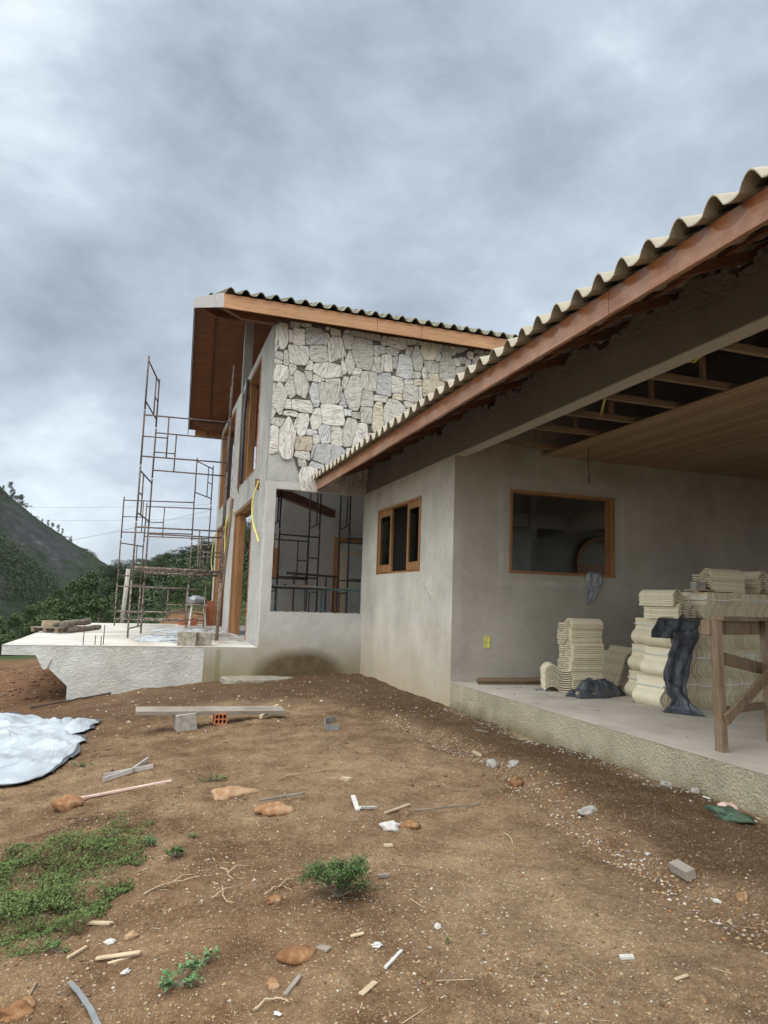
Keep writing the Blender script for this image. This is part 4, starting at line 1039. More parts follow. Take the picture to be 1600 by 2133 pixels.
for i, (a, b, r, lb) in enumerate((((-1.62, 16.7, ZT+.20), (-1.22, 18.4, ZT+.20), .07, 'bark covered log on top of the pallet, nearest the viewer'), ((-1.52, 16.9, ZT+.06), (-1.0, 18.8, ZT+.06), .055, 'thinner log lying on the slab right of the pallet'),
                               ((-1.80, 17.0, ZT+.19), (-1.5, 18.5, ZT+.19), .05, 'log lying on the pallet behind the thicker one'))):
    m = MB(); P_ = [Vector(a).lerp(Vector(b), t/6)+Vector((random.uniform(-.01, .01),)*3) for t in range(7)]; m.tube(P_, [r*random.uniform(.9, 1.1) for _ in P_], 10)
    tag(m.obj('log', 'bark', None, True), lb, 'log', 'logs on the pallet')
put(block_mesh(.34, .22, .12, 2, .003, 9), 'wood_offcut', 'pale_wood', (-1.9, 17.2, ZT+.125), (0, 0, .3), 'pale sawn wood block on top of the pallet', 'wood block')
# spilled lime and wet film on the slab
m = MB()
for (cx_, cy_, rx, ry, s_) in ((.62, 15.6, .62, 1.25, 1), (1.05, 18.3, .75, 1.6, 2), (.15, 14.9, .35, .55, 3)):
    rnd = random.Random(s_); n = 40; ph = [rnd.uniform(0, 6.28) for _ in range(4)]
    pts = []
    for k in range(n):
        a = 2*math.pi*k/n; q = 1+.18*math.sin(3*a+ph[0])+.12*math.sin(7*a+ph[1])+.08*math.sin(13*a+ph[2])
        pts.append((cx_+rx*q*math.cos(a), cy_+ry*q*math.sin(a)))
    m.prism(pts, 'Z', ZT+.0005+s_*.0012, ZT+.004+s_*.0012)
tag(m.obj('spilled_lime', 'puddle', None), 'white wet spill spread over the terrace under the scaffold', 'spill', kind='stuff')
# back of the terrace
for i, (x0, x1, y, z0, z1, lb) in enumerate(((1.0, 1.55, 22.2, ZT, ZT+.22, 'low row of red hollow bricks at the back of the terrace'), )):
    m = MB()
    for k in range(3):
        m.box(x0+(x1-x0)*k/3, x0+(x1-x0)*(k+1)/3-.008, y, y+.2, z0, z1)
    tag(m.obj('brick_row', 'brick', None), lb, 'bricks')
m = MB(); 
for k in range(3): m.box(1.78, 1.98, 22.3, 22.45, ZT+k*.25, ZT+k*.25+.243)
tag(m.obj('brick_stack', 'brick', None), 'upright stack of red hollow bricks beside the work table', 'bricks')
wt = thing('work_table', 'small white legged table with silver wrapped bundle behind the scaffold', 'table', (1.5, 22.0, ZT))
m = MB(); m.box(-.22, .30, -.25, .25, .60, .63); local(m, 'table_top', 'pale_wood', wt)
for x, y in ((-.2, -.2), (.26, -.2), (-.2, .2), (.26, .2)):
    m = MB(); m.beam((x, y, 0), (x*.75, y*.8, .6), .035, .035); local(m, 'leg', 'white', wt)
import bmesh
def blob(rx, ry, rz, sub=3, j=.12, seed=0, flat=.0):
    bm = bmesh.new(); bmesh.ops.create_icosphere(bm, subdivisions=sub, radius=1)
    rnd = random.Random(seed); off = Vector((rnd.uniform(0, 50), rnd.uniform(0, 50), rnd.uniform(0, 50)))
    from mathutils import noise
    for v in bm.verts:
        d = 1+j*(noise.noise(v.co*1.3+off)*1.6+noise.noise(v.co*3.1+off)*.8+noise.noise(v.co*7+off)*.35)
        c_ = v.co*d; v.co = Vector((c_.x*rx, c_.y*ry, max(c_.z, -flat if flat else -9)*rz))
    me = bpy.data.meshes.new('blob'); bm.to_mesh(me); bm.free(); me.polygons.foreach_set('use_smooth', [True]*len(me.polygons)); return me
put(blob(.28, .22, .15, 3, .25, 5, .7), 'wrapped_bundle', 'metal', (1.5, 22.0, ZT+.73), (0, 0, 0), 'crumpled silver wrapped bundle lying on the small table', 'bundle')
wb = thing('wheelbarrow', 'rusty wheelbarrow partly hidden behind the scaffold at the back', 'wheelbarrow', (2.3, 24.6, -.05), .3)
m = MB(); m.add([(-.35, -.3, .62), (.45, -.3, .62), (.45, .3, .62), (-.35, .3, .62), (-.2, -.2, .35), (.3, -.2, .35), (.3, .2, .35), (-.2, .2, .35)], [(4, 5, 6, 7), (0, 1, 5, 4), (1, 2, 6, 5), (2, 3, 7, 6), (3, 0, 4, 7)]); local(m, 'tray', 'bark', wb)
for y in (-.22, .22):
    m = MB(); m.tube([(-.8, y, .5), (.2, y, .34), (.62, y*.3, .18)], .018, 8); local(m, 'handle', 'old_wood', wb)
m = MB(); m.tube([(.62, -.05, .18), (.62, .05, .18)], .18, 16); local(m, 'wheel', 'black', wb)
br = thing('barrel', 'dark barrel with a bright blue lid seen between the door posts', 'barrel', (2.48, 24.3, -.1))
m = MB(); m.tube([(0, 0, 0), (0, 0, .45), (0, 0, .95)], [.24, .27, .24], 20); local(m, 'drum', 'black', br)
m = MB(); m.tube([(0, 0, .955), (0, 0, 1.12), (0, 0, 1.25), (0, 0, 1.30)], [.26, .25, .17, .04], 20); local(m, 'lid', 'blue', br, True)
# boards and eaves poking out behind the rear corner
m = MB(); m.beam((1.2, 24.4, 2.62), (2.6, 24.6, 2.86), .22, .03); m.beam((1.35, 24.2, 2.86), (2.6, 24.5, 3.02), .2, .03); tag(m.obj('awning_board', 'white', None), 'pale boards sticking out past the rear corner of the house', 'boards')

# ================================================================== roof tiles stacked on the porch
TW_, TL_, TP = .315, .455, .0275
def tile_mesh():
    K = 16; m = MB(); us = [k/K for k in range(K+1)]
    pr = [(u*TW_, .062*tile_wave(u*.985)) for u in us]; pr = [(0, -.012)]+pr+[(TW_+.0, -.010)] if False else pr
    th = .0105; n = len(pr); vs = []
    for y in (0, TL_):
        vs += [(x, y, z) for x, z in pr] + [(x, y, z+th) for x, z in pr]
    fs = []
    for i in range(n-1):
        fs += [(i, i+1, 2*n+i+1, 2*n+i), (n+i, 3*n+i, 3*n+i+1, n+i+1), (i, n+i, n+i+1, i+1), (2*n+i, 2*n+i+1, 3*n+i+1, 3*n+i)]
    fs += [(0, 2*n, 3*n, n), (n-1, 2*n-1, 4*n-1, 3*n-1)]
    m.add(vs, fs); return m.mesh('roof_tile', MT['tile_new'])
TM = tile_mesh()
def tile_strap(n):
    m = MB(); z1 = n*TP+.004; x = TW_*.30; zb = .055
    for xx in (TW_*.80,):
        m.box(xx-.006, xx+.006, -.003, -.0012, .0, n*TP+.0); m.box(xx-.006, xx+.006, -.003, TL_+.002, n*TP-.002, n*TP+.001); m.box(xx-.006, xx+.006, TL_+.001, TL_+.003, 0, n*TP)
    return m.mesh('strap', MT['strap'])
STR = {}
def bundle(n, M_, label, group):
    t = thing('tile_bundle', label, 'tile bundle', (0, 0, 0), 0, group); t.matrix_world = M_
    for k in range(n):
        o = bpy.data.objects.new('roof_tile', TM); COL.objects.link(o); o.parent = t; o.location = (random.uniform(-.0015, .0015), random.uniform(-.006, .004), k*TP)
    if n not in STR: STR[n] = tile_strap(n)
    o = bpy.data.objects.new('strap', STR[n]); COL.objects.link(o); o.parent = t; o.location = (random.uniform(-.03, .01), -.006, 0)
    return t
STAND = Matrix(((0, 0, -1), (0, 1, 0), (1, 0, 0))).to_4x4()
BG = 'strapped tile bundles standing in rows'
rows_n = ('bottom', 'second', 'third', 'top')
ORD = ('first', 'second', 'third', 'fourth', 'fifth', 'sixth', 'seventh', 'eighth', 'ninth', 'tenth', 'eleventh', 'twelfth', 'thirteenth', 'fourteenth', 'fifteenth', 'sixteenth')
for r, x0 in enumerate((5.34, 5.44, 5.50, 5.93)):
    x = x0; i = 0
    while x < 7.75:
        n = 6
        lab = 'strapped bundle of cream tiles, %s from the left in the %s row' % (ORD[i], rows_n[r])
        if i == 0: lab = 'strapped bundle of cream tiles at the left end of the %s row' % rows_n[r]
        Mx = Matrix.Translation((x+n*TP, 6.44+random.uniform(-.008, .008), r*.3155)) @ STAND
        bundle(n, Mx, lab, BG); x += n*TP+.004; i += 1
for r in range(3):
    bundle(6, Matrix.Translation((5.62+6*TP+.05*r, 6.95, r*.3155)) @ STAND, 'strapped bundle of cream tiles in the rear file, %s layer' % rows_n[r], BG)
# two flat bundles on the left shoulder of the rows
for k, (dx, dy) in enumerate(((.02, .0), (-.03, .02))):
    bundle(5, Matrix.Translation((5.50+dx, 6.40+dy, .955+k*5*TP)) @ Matrix.Rotation(rad(12), 4, 'Z'), 'strapped bundle of flat lying cream tiles, %s of the two over the black sheet' % ('lower' if k == 0 else 'upper'), 'flat tile bundles')
ON_ = ['', 'first', 'second', 'third', 'fourth', 'fifth', 'sixth', 'seventh', 'eighth', 'ninth', 'tenth', 'eleventh', 'twelfth', 'thirteenth', 'fourteenth', 'fifteenth', 'sixteenth', 'seventeenth', 'eighteenth', 'nineteenth']
def ordw(k):
    if k < 20: return ON_[k]
    t_, u_ = divmod(k, 10); return (['', '', 'twentieth', 'thirtieth'][t_]) if u_ == 0 else ['', '', 'twenty', 'thirty'][t_]+' '+ON_[u_]
def loose(n, x, y, z, rz, label, group, jit=.006, tilt=(0, 0), step=TP, drift=None):
    R_ = Euler((tilt[0], tilt[1], rz)).to_matrix()
    ax = R_ @ Vector((0, 0, 1))
    for k in range(n):
        o = bpy.data.objects.new('stacked_tile', TM); COL.objects.link(o)
        d = drift(k) if drift else (0, 0)
        o.location = Vector((x+d[0]+random.uniform(-jit, jit), y+d[1]+random.uniform(-jit, jit), z)) + ax*(k*step)
        o.rotation_euler = (tilt[0], tilt[1], rz+random.uniform(-.012, .012)); tag(o, label.replace('loose cream roof tile', '%s roof tile up' % ordw(k+1)), 'tile', group)
    return o
r100 = rad(91)
nl = un(1192, 1443, 'Z', 0)
ox, oy = nl.x + TL_, nl.y
def dr(k):
    g = k//7; return ((.0, -.008, .008, -.012, .0)[g % 5], (.0, .008, -.006, .006, 0)[g % 5])
top_ = loose(31, ox, oy, .012, r100, 'loose cream roof tile in the tall stack by the porch wall', 'tiles in the tall stack', .004, drift=dr)
top_['label'] = 'cream roof tile lying topmost on the tall stack by the porch wall'
nl2 = un(1144, 1441, 'Z', 0)
t2 = loose(10, nl2.x-.05, nl2.y+.02, .012, rad(-24), 'loose cream roof tile in the short stack left of the tall stack', 'tiles in the short stack', .003)
t2['label'] = 'topmost cream roof tile of the short stack left of the tall stack'
c3 = un(1276, 1436, 'Z', 0)
for k, (dx, dy, n, tl_, lab) in enumerate(((-.02, -.45, 16, (rad(3), rad(19)), 'leaning strapped bundle of tiles between the tall stack and the rows'), (.30, -.10, 16, (rad(3), rad(28)), 'leaning strapped bundle of tiles tucked behind the other leaning one'))):
    bundle(n, Matrix.Translation((c3.x+dx, c3.y+dy+.35, .03+.09*k)) @ Matrix.Rotation(rad(6), 4, 'Z') @ Euler((tl_[0], tl_[1], 0)).to_matrix().to_4x4(), lab, 'leaning tile bundles')
ztop = 4*.3155
t3 = loose(8, 6.07+.455, 6.47, ztop+.012, rad(89), 'loose cream roof tile in the flat pile on top of the rows', 'tiles piled on the rows', .003)
t3['label'] = 'topmost cream roof tile of the pile on top of the rows'
t4 = loose(8, 6.76, 6.5, ztop+.012, rad(8), 'loose cream roof tile in the pile at the right edge on top of the rows', 'tiles piled at the right edge', .003)
put(block_mesh(.15, .08, .085, 1, .001, 5), 'wood_offcut', 'concrete_pale', (5.98, 6.6, ztop+.03), (0, 0, .1), 'small pale block standing on the tile rows', 'block')
m = MB(); m.box(5.86, 6.08, 6.46, 6.7, ztop+.014, ztop+.03); tag(m.obj('offcut_board', 'pale_wood', None), 'thin pale board under the small block on the tile rows', 'board')

# black plastic sheets and the cloth on the sill
def loft(rows, n, Yf, mat, name, label, cat, folds=.03, seed=1, freq=5, thick=.004):
    """rows: (xl, yl, xr, yr, Yl, Yr) outline of hanging cloth on planes y=const, real folds in depth"""
    rnd = random.Random(seed); RW = []
    for a, b in zip(rows[:-1], rows[1:]):
        for t in range(5): RW.append([a[i]+(b[i]-a[i])*t/5 for i in range(6)])
    RW.append(list(rows[-1])); vs = []
    ph = rnd.uniform(0, 6)
    for ri, r in enumerate(RW):
        for k in range(n+1):
            t = k/n; px = r[0]+(r[2]-r[0])*t; py = r[1]+(r[3]-r[1])*t; Y = r[4]+(r[5]-r[4])*t
            p = un(px, py, 'Y', Y); tt = ri/len(RW)
            f = folds*(.45*math.sin(freq*1.3*math.pi*t+ph+3.5*tt)+4.2*(.25-abs(float(fbm(np.array(t*3.1+ri*.06), np.array(ri*.13-t*1.2), 2, seed))))+2.2*float(fbm(np.array(t*8.), np.array(ri*.33), 3, seed+7)))
            p.y += f; p.z += folds*.5*float(fbm(np.array(t*9.), np.array(ri*.4), 3, seed+3)); p.z = max(p.z, .008) if Yf else p.z
            vs.append(p)
    fs = [(r*(n+1)+k, r*(n+1)+k+1, (r+1)*(n+1)+k+1, (r+1)*(n+1)+k) for r in range(len(RW)-1) for k in range(n)]
    m = MB(); m.add(vs, fs); o = m.obj(name, mat, None, True)
    sm = o.modifiers.new('thickness', 'SOLIDIFY'); sm.thickness = thick
    return tag(o, label, cat)
z3 = lambda x, y, a, b, Y1, Y2: (1340+x/5.077, 1160+y/5.077, 1340+a/5.077, 1160+b/5.077, Y1, Y2)
loft([z3(215, 636, 640, 650, 6.62, 6.42), z3(150, 650, 600, 690, 6.36, 6.27), z3(95, 760, 585, 800, 6.33, 6.3), z3(70, 850, 585, 880, 6.35, 6.31)], 30, False, 'black', 'plastic_sheet', 'short flap of black plastic sheet hanging over the tile rows', 'plastic sheet', .018, 4, 4)
loft([z3(330, 800, 590, 760, 6.25, 6.25), z3(322, 900, 585, 900, 6.27, 6.27), z3(285, 1020, 545, 1000, 6.26, 6.24), z3(250, 1150, 490, 1180, 6.24, 6.22), z3(220, 1300, 450, 1330, 6.2, 6.2),
      z3(245, 1400, 470, 1450, 6.18, 6.15), z3(300, 1500, 530, 1560, 6.2, 6.05), z3(270, 1580, 610, 1640, 6.25, 5.95), z3(210, 1655, 685, 1718, 6.2, 5.85)], 30, True, 'black', 'plastic_sheet', 'long black plastic sheet trailing from the tile rows down onto the porch floor', 'plastic sheet', .022, 8, 3)
c4 = lambda x, y, a, b, Y1, Y2: (1050+x/6.4, 1000+y/6.4, 1050+a/6.4, 1000+b/6.4, Y1, Y2)
loft([c4(1130, 1215, 1290, 1235, 8.99, 8.99), c4(1112, 1255, 1300, 1262, 8.92, 8.92), c4(1100, 1340, 1322, 1370, 8.915, 8.915), c4(1092, 1430, 1300, 1425, 8.92, 8.92), c4(1086, 1500, 1240, 1500, 8.92, 8.92), c4(1096, 1580, 1215, 1580, 8.92, 8.92), c4(1115, 1655, 1128, 1660, 8.92, 8.92)],
     20, False, 'rag', 'cloth', 'grey rag hanging over the sill of the large porch window', 'cloth', .012, 3, 3, .003)
# crumpled sheet on the floor
def crumple(name, mat, cx_, cy_, rx, ry, h, rz, label, cat, seed, z0=0, n=54, base=None, cut=.16):
    vs = []; fs = []; ca, sa = math.cos(rz), math.sin(rz)
    ok = {}
    for j in range(n+1):
        for i in range(n+1):
            u, v = i/n*2-1, j/n*2-1; r = math.hypot(u, v); a = math.atan2(v, u)
            lim = 1-cut*(.5+.5*math.sin(3*a+seed)+.4*math.sin(7*a+seed*2))
            k = min(1, lim/max(r, 1e-6)); sq = max(abs(u), abs(v)); rr_ = sq*lim; u2, v2 = math.cos(a)*rr_, math.sin(a)*rr_
            x, y = u2*rx, v2*ry; X, Y = cx_+x*ca-y*sa, cy_+x*sa+y*ca
            f1_ = abs(float(fbm(np.array(X*5.), np.array(Y*5.), 4, seed)))*2.4; f2_ = float(fbm(np.array(X*13.), np.array(Y*13.), 3, seed+4))
            d = max(0, 1-sq**2.2)
            z = (base(X, Y) if base else z0) + .006 + h*(d*.55+.75*d**.5*(.42-f1_) + .22*d**.4*f2_)
            z = max(z, (base(X, Y) if base else z0)+.005)
            vs.append((X, Y, z))
    fs = [(j*(n+1)+i, j*(n+1)+i+1, (j+1)*(n+1)+i+1, (j+1)*(n+1)+i) for j in range(n) for i in range(n)]
    m = MB(); m.add(vs, fs); o = m.obj(name, mat, None, True); sm = o.modifiers.new('thickness', 'SOLIDIFY'); sm.thickness = .004
    return tag(o, label, cat)
lc = un(1240, 1449, 'Z', 0)
crumple('plastic_sheet', 'black', lc.x, lc.y, .50, .24, .23, rad(14), 'crumpled heap of black plastic sheet on the porch floor by the tall stack', 'plastic sheet', 5)
m = MB()
for k in range(4): m.box(lc.x-.34+.01*k, lc.x-.02, lc.y-.20, lc.y-.05, .004+.014*k, .015+.014*k)
tag(m.obj('flat_board', 'pale_wood', None), 'thin pale boards peeping out from under the crumpled black sheet', 'boards')
# planks lying at the foot of the porch wall
for i, (x0, x1, y0, y1, z0, z1, lb) in enumerate(((4.22, 5.30, 8.60, 8.82, .0, .04, 'brown plank on the porch floor, bottom of the two by the wall'), (4.18, 5.36, 8.56, 8.80, .042, .07, 'brown plank on the porch floor, top of the two by the wall'), (5.4, 5.9, 8.5, 8.66, .0, .03, 'short dark plank on the porch floor right of the pair'))):
    m = MB(); m.add([(x0, y0+.05, z0), (x1-.1*(i == 1), y0-.03, z0), (x1, y1, z0), (x0+.12, y1, z0), (x0, y0+.05, z1), (x1-.1*(i == 1), y0-.03, z1), (x1, y1, z1), (x0+.12, y1, z1)], [(0,3,2,1),(4,5,6,7),(0,1,5,4),(1,2,6,5),(2,3,7,6),(3,0,4,7)])
    tag(m.obj('plank', 'old_wood_h' if i == 2 else 'joist', None, bevel=.003), lb, 'plank', 'planks by the porch wall')
sx_ = un(1128, 1438, 'Z', 0); m = MB(); m.box(sx_.x-.10, sx_.x+.12, sx_.y-.03, sx_.y+.03, 0, .022); tag(m.obj('metal_strip', 'metal', None), 'small grey metal strip on the porch floor beside the short stack', 'strip')

m = MB(); rq = random.Random(77)
for k in range(70):
    x = rq.uniform(4.05, 6.2); y = rq.uniform(2.5, 8.6); a_ = rq.uniform(0, 3.1); l_ = rq.uniform(.004, .03); w_ = rq.uniform(.003, .010)
    m.beam((x, y, .003), (x+l_*math.cos(a_), y+l_*math.sin(a_), .004), w_, .004)
tag(m.obj('floor_litter', 'bark', None), 'dry leaf bits and crumbs scattered on the porch floor', 'litter', kind='stuff')
# trestle
L1 = un(1504, 1566, 'Z', 0)
tre = thing('trestle', 'rough brown timber trestle standing on the porch at the right edge', 'trestle', (L1.x, L1.y, 0))
dd = Vector((.56, .20, 0)).normalized(); pd = Vector((-dd.y, dd.x, 0)); ang = math.atan2(dd.y, dd.x)
def tl(mm, name, bev=.003): return local(mm, name, 'old_wood', tre, bevel=bev)
m = MB(); m.beam((0, 0, 0), (-.03, 0, .985), .058, .075, (0, 1, 0)); tl(m, 'leg')
m = MB(); m.beam(dd*.80+Vector((.02, 0, 0)), dd*.775+Vector((0, 0, .985)), .058, .07, (0, 1, 0)); tl(m, 'leg')
for q in (1.5,):
    for s_ in (0, .5):
        m = MB(); m.beam(dd*q-pd*s_, dd*q-pd*s_+Vector((0, 0, .985)), .058, .07, (0, 1, 0)); tl(m, 'leg')
m = MB(); m.beam(dd*-.035+Vector((0, 0, 1.0)), dd*1.6+Vector((0, 0, 1.0)), .11, .03); tl(m, 'top_board')
m = MB(); m.beam(dd*.02+pd*.045+Vector((0, 0, .925)), dd*1.55+pd*.045+Vector((0, 0, .925)), .03, .11); tl(m, 'apron')
m = MB(); m.beam(dd*.0+pd*.05+Vector((0, 0, .71)), dd*.82+pd*.05+Vector((0, 0, .585)), .025, .095); tl(m, 'rail')
m = MB(); m.beam(dd*.0+pd*.05+Vector((0, 0, .285)), dd*1.5+pd*.05+Vector((0, 0, .285)), .03, .06); tl(m, 'rail')
m = MB(); m.beam(dd*-.03-pd*.052+Vector((0, 0, .245)), dd*.9-pd*.052+Vector((0, 0, .64)), .03, .085); tl(m, 'brace')
m = MB(); m.beam(Vector((-.06, .06, .87)), Vector((-.05, .06, .98)), .05, .09, (0, 1, 0)); tl(m, 'cleat')

# ================================================================== on the bare soil
def gp(px, py, sink=0.0): return ground_at(px, py, sink)
def gz(x, y): return float(gh(x, y))
def gslope(x, y):
    e = .15; return Vector((-(gz(x+e, y)-gz(x-e, y))/(2*e), -(gz(x, y+e)-gz(x, y-e))/(2*e), 1)).normalized()
def rockat(px, py, sx, sy, sz, mat, name, label, cat, seed, group=None, sink=.36, j=.27, rz=0, sub=3):
    p = gp(px, py); return put(blob(sx/2, sy/2, sz, sub, j, seed), name, mat, (p.x, p.y, p.z+sz*(1-2*sink)*.5), (0, 0, rz), label, cat, group)
RG = 'orange clay rocks on the soil'
rockat(140, 1684, .20, .14, .062, 'clay', 'rock', 'rounded brown orange rock at the end of the pink strip', 'rock', 1, RG, .1)
rockat(485, 1656, .34, .2, .05, 'clay', 'rock', 'broad pale orange rock half buried above the other pale one', 'rock', 2, RG, .4, .3)
rockat(570, 1690, .27, .17, .045, 'clay', 'rock', 'flat tan orange rock half buried beside a dark twig', 'rock', 3, RG, .4, .3)
rockat(620, 1992, .155, .125, .032, 'clay', 'rock', 'largest red orange rock low in the soil near the bottom of the picture', 'rock', 4, RG, .35, .12)
rockat(568, 2056, .05, .07, .02, 'clay', 'rock', 'small upright oval orange rock below the largest one', 'rock', 5, RG, .2)
rockat(572, 1878, .075, .05, .02, 'clay', 'rock', 'bright orange rock under the pale curled root', 'rock', 6, RG, .2, .3)
rockat(32, 2118, .13, .07, .035, 'clay', 'rock', 'orange rock in the bottom left corner', 'rock', 7, RG, .2, .25)
rockat(60, 2097, .045, .045, .025, 'clay', 'rock', 'small round orange rock beside the bottom left one', 'rock', 8, RG, .1)
rockat(272, 1954, .055, .04, .02, 'clay', 'rock', 'small orange rock right of the weed patch', 'rock', 9, RG, .2)
rockat(855, 1722, .14, .10, .03, 'clay', 'rock', 'orange clay lump beside the white plaster chunk', 'rock', 10, RG, .35, .3)
rockat(1076, 1636, .12, .09, .05, 'clay', 'rock', 'orange red lump in the gravel channel', 'rock', 13, RG, .3, .3)
rockat(1545, 1873, .055, .05, .028, 'clay', 'rock', 'small orange lump low in the gravel channel at right', 'rock', 12, RG, .2, .3)
WG = 'plaster and concrete chips'
rockat(813, 1727, .135, .09, .035, 'white', 'plaster_chunk', 'white plaster chunk with a small stick beside it', 'rubble', 21, WG, .1, .3)
rockat(1224, 1694, .15, .06, .028, 'concrete_pale', 'plaster_chunk', 'flat grey concrete chip in the gravel channel', 'rubble', 22, WG, .1, .3)
rockat(1025, 1598, .10, .08, .05, 'concrete_pale', 'plaster_chunk', 'grey concrete lump at the upper end of the gravel channel', 'rubble', 23, WG, .1, .3)
rockat(1070, 1596, .13, .07, .035, 'concrete_pale', 'plaster_chunk', 'longer grey concrete lump right of the upper lump', 'rubble', 24, WG, .1, .3)
rockat(1448, 1652, .06, .05, .03, 'concrete_pale', 'plaster_chunk', 'small pale stone at the foot of the porch plinth', 'rubble', 25, WG, .1)
rockat(1027, 1497, .12, .09, .05, 'concrete_pale', 'plaster_chunk', 'crumpled grey lump at the near corner of the plinth', 'rubble', 26, WG, .1, .35)
rockat(1048, 1499, .10, .09, .05, 'white', 'plaster_chunk', 'pale lump beside the grey one at the corner of the plinth', 'rubble', 27, WG, .1, .35)
# flat slab of old mortar at the foot of the terrace
c_ = gp(532, 1418); m = MB(); rnd = random.Random(5); pts = []
for k in range(26):
    a = 2*math.pi*k/26; q = 1+.10*math.sin(3*a+1)+.07*math.sin(8*a); pts.append((c_.x+.62*q*math.cos(a), c_.y+.38*q*math.sin(a)))
m.prism(pts, 'Z', c_.z-.06, c_.z+.055); o = m.obj('mortar_slab', 'ground', None, bevel=.02); o.data.materials[0] = MT['concrete_block']; tag(o, 'flat crumbling mortar slab lying at the foot of the terrace', 'slab')
def bar(name, mat, p0, p1, w, h, label, cat, lift=0.0, group=None, roll=0, bevel=.002, s0=0, s1=0):
    a = gp(*p0); b = gp(*p1); a.z += h/2+lift+s0; b.z += h/2+lift+s1
    w *= .8; h *= .8
    m = MB(); m.beam(a, b, w, h, gslope((a.x+b.x)/2, (a.y+b.y)/2)); return tag(m.obj(name, mat, None, bevel=bevel), label, cat, group)
# the raised plank and its supports
bs_ = gp(388, 1524); YP_ = bs_.y+.10
A = un(283, 1481, 'Y', YP_); B = un(590, 1479, 'Y', YP_+.12); B.z = max(B.z, gz(B.x, B.y)+.03)
m = MB(); m.beam(A, B, .21, .045, (0, -.12, 1)); tag(m.obj('plank', 'old_wood_h', None, bevel=.003), 'long grey weathered plank propped level on a concrete block', 'plank')
C_ = un(388, 1503, 'Y', YP_+.02); put(block_mesh(.23, .20, .26, 2, .002, 8), 'concrete_block', 'concrete_pale', (C_.x, C_.y, A.z-.285), (rad(4), rad(-6), .15), 'smooth grey concrete block propping the left part of the plank', 'block')
D_ = un(459, 1497, 'Y', YP_+.0); hb = thing('hollow_brick', 'red hollow brick under the middle of the plank showing six square holes', 'brick', (D_.x, D_.y, A.z-.165))
m = MB(); w_, h_ = .15, .125
for i in range(4): m.box(-w_/2+i*(w_-.014)/3, -w_/2+i*(w_-.014)/3+.014, -.06, .1, 0, h_)
for k in range(3):
    for i in range(3): x0 = -w_/2+.014+i*(w_-.014)/3; m.box(x0, x0+(w_-.014)/3-.014, -.0585, .0985, k*(h_-.014)/2, k*(h_-.014)/2+.014)
local(m, 'shell', 'brick', hb)
m = MB(); m.box(-.06, .06, .05, .06, .01, .11); local(m, 'hole_shade', 'void', hb)  # near-black panel inside the brick, standing in for shade in the holes
bar('wood_offcut', 'pale_wood', (543, 1498), (578, 1484), .05, .05, 'short pale wood offcut leaning at the right end of the plank', 'offcut', s1=.06)
bar('pipe', 'steel_dark', (62, 1478), (262, 1441), .03, .03, 'dark stick lying along the foot of the terrace beam', 'stick', lift=.01)
bar('trim_strip', 'pink', (150, 1672), (357, 1632), .035, .02, 'long pale pink timber strip lying above the weed patch', 'strip', lift=.012)
tw_ = []
for i, (p0, p1) in enumerate((((214, 1632), (275, 1612)), ((275, 1612), (308, 1588)), ((216, 1624), (318, 1603)))):
    a = gp(*p0); b = gp(*p1); tw_.append((a, b))
m = MB()
for a, b in tw_: m.beam(a+Vector((0, 0, .03)), b+Vector((0, 0, .03)), .012, .035)
tag(m.obj('metal_trim', 'primed', None), 'bent white metal trim forming a long loop on the soil', 'metal strip')
m = MB(); a, b, c2 = gp(676, 1508), gp(678, 1521), gp(707, 1521)
for p, q in ((a, b), (b, c2), (a, gp(700, 1502))): m.beam(p+Vector((0, 0, .03)), q+Vector((0, 0, .03)), .01, .06)
tag(m.obj('metal_trim', 'metal', None), 'small bent silver metal bracket on the soil below the house', 'metal strip')
bar('trim_board', 'pink', (1112, 1535), (1178, 1552), .11, .03, 'short pale pink board lying on the soil along the plinth', 'board', lift=.03)
bar('wood_block', 'old_wood_h', (1404, 1814), (1440, 1836), .075, .06, 'thick weathered wood block lying in the gravel channel', 'wood block')
bar('white_offcut', 'white', (1291, 1998), (1320, 1997), .03, .016, 'small white plastic offcut low on the right of the soil', 'offcut')
bar('white_offcut', 'white', (802, 2020), (837, 1983), .017, .012, 'slim white strip lying diagonally low in the middle', 'offcut')
bar('white_offcut', 'white', (750, 1688), (784, 1685), .022, .02, 'white angular plaster strip left of the pale splinter', 'offcut', s0=.01)
bar('white_offcut', 'white', (735, 1672), (745, 1690), .04, .015, 'upright white flake at the left end of the plaster strip', 'offcut', s0=.04)
bar('wood_chip', 'pale_wood', (802, 1696), (853, 1678), .03, .015, 'pale splinter right of the white plaster strip', 'wood chip')
bar('wood_chip', 'pale_wood', (200, 1999), (292, 1994), .028, .010, 'long pale splinter right of the weed patch, upper of the crossing pair', 'wood chip', s1=.015)
bar('wood_chip', 'pale_wood', (225, 2009), (272, 1996), .02, .008, 'short pale splinter crossing under the long one right of the weeds', 'wood chip')
bar('wood_chip', 'pale_wood', (188, 1925), (232, 1926), .04, .012, 'broad pale splinter at the right edge of the weed patch', 'wood chip')
bar('wood_chip', 'pale_wood', (752, 2074), (782, 2048), .028, .009, 'flat pale splinter at the bottom centre', 'wood chip')
bar('wood_chip', 'old_wood_h', (662, 1975), (686, 1981), .045, .012, 'square brown wood chip right of the largest orange rock', 'wood chip')
bar('wood_chip', 'old_wood_h', (594, 2076), (625, 2036), .022, .012, 'grey bent splinter right of the small oval rock', 'wood chip')
bar('wood_chip', 'old_wood_h', (787, 1829), (811, 1827), .035, .02, 'small brown chip right of the green bush', 'wood chip')
bar('wood_chip', 'pale_wood', (730, 1953), (758, 1946), .022, .01, 'thin pale splinter below the green bush', 'wood chip')
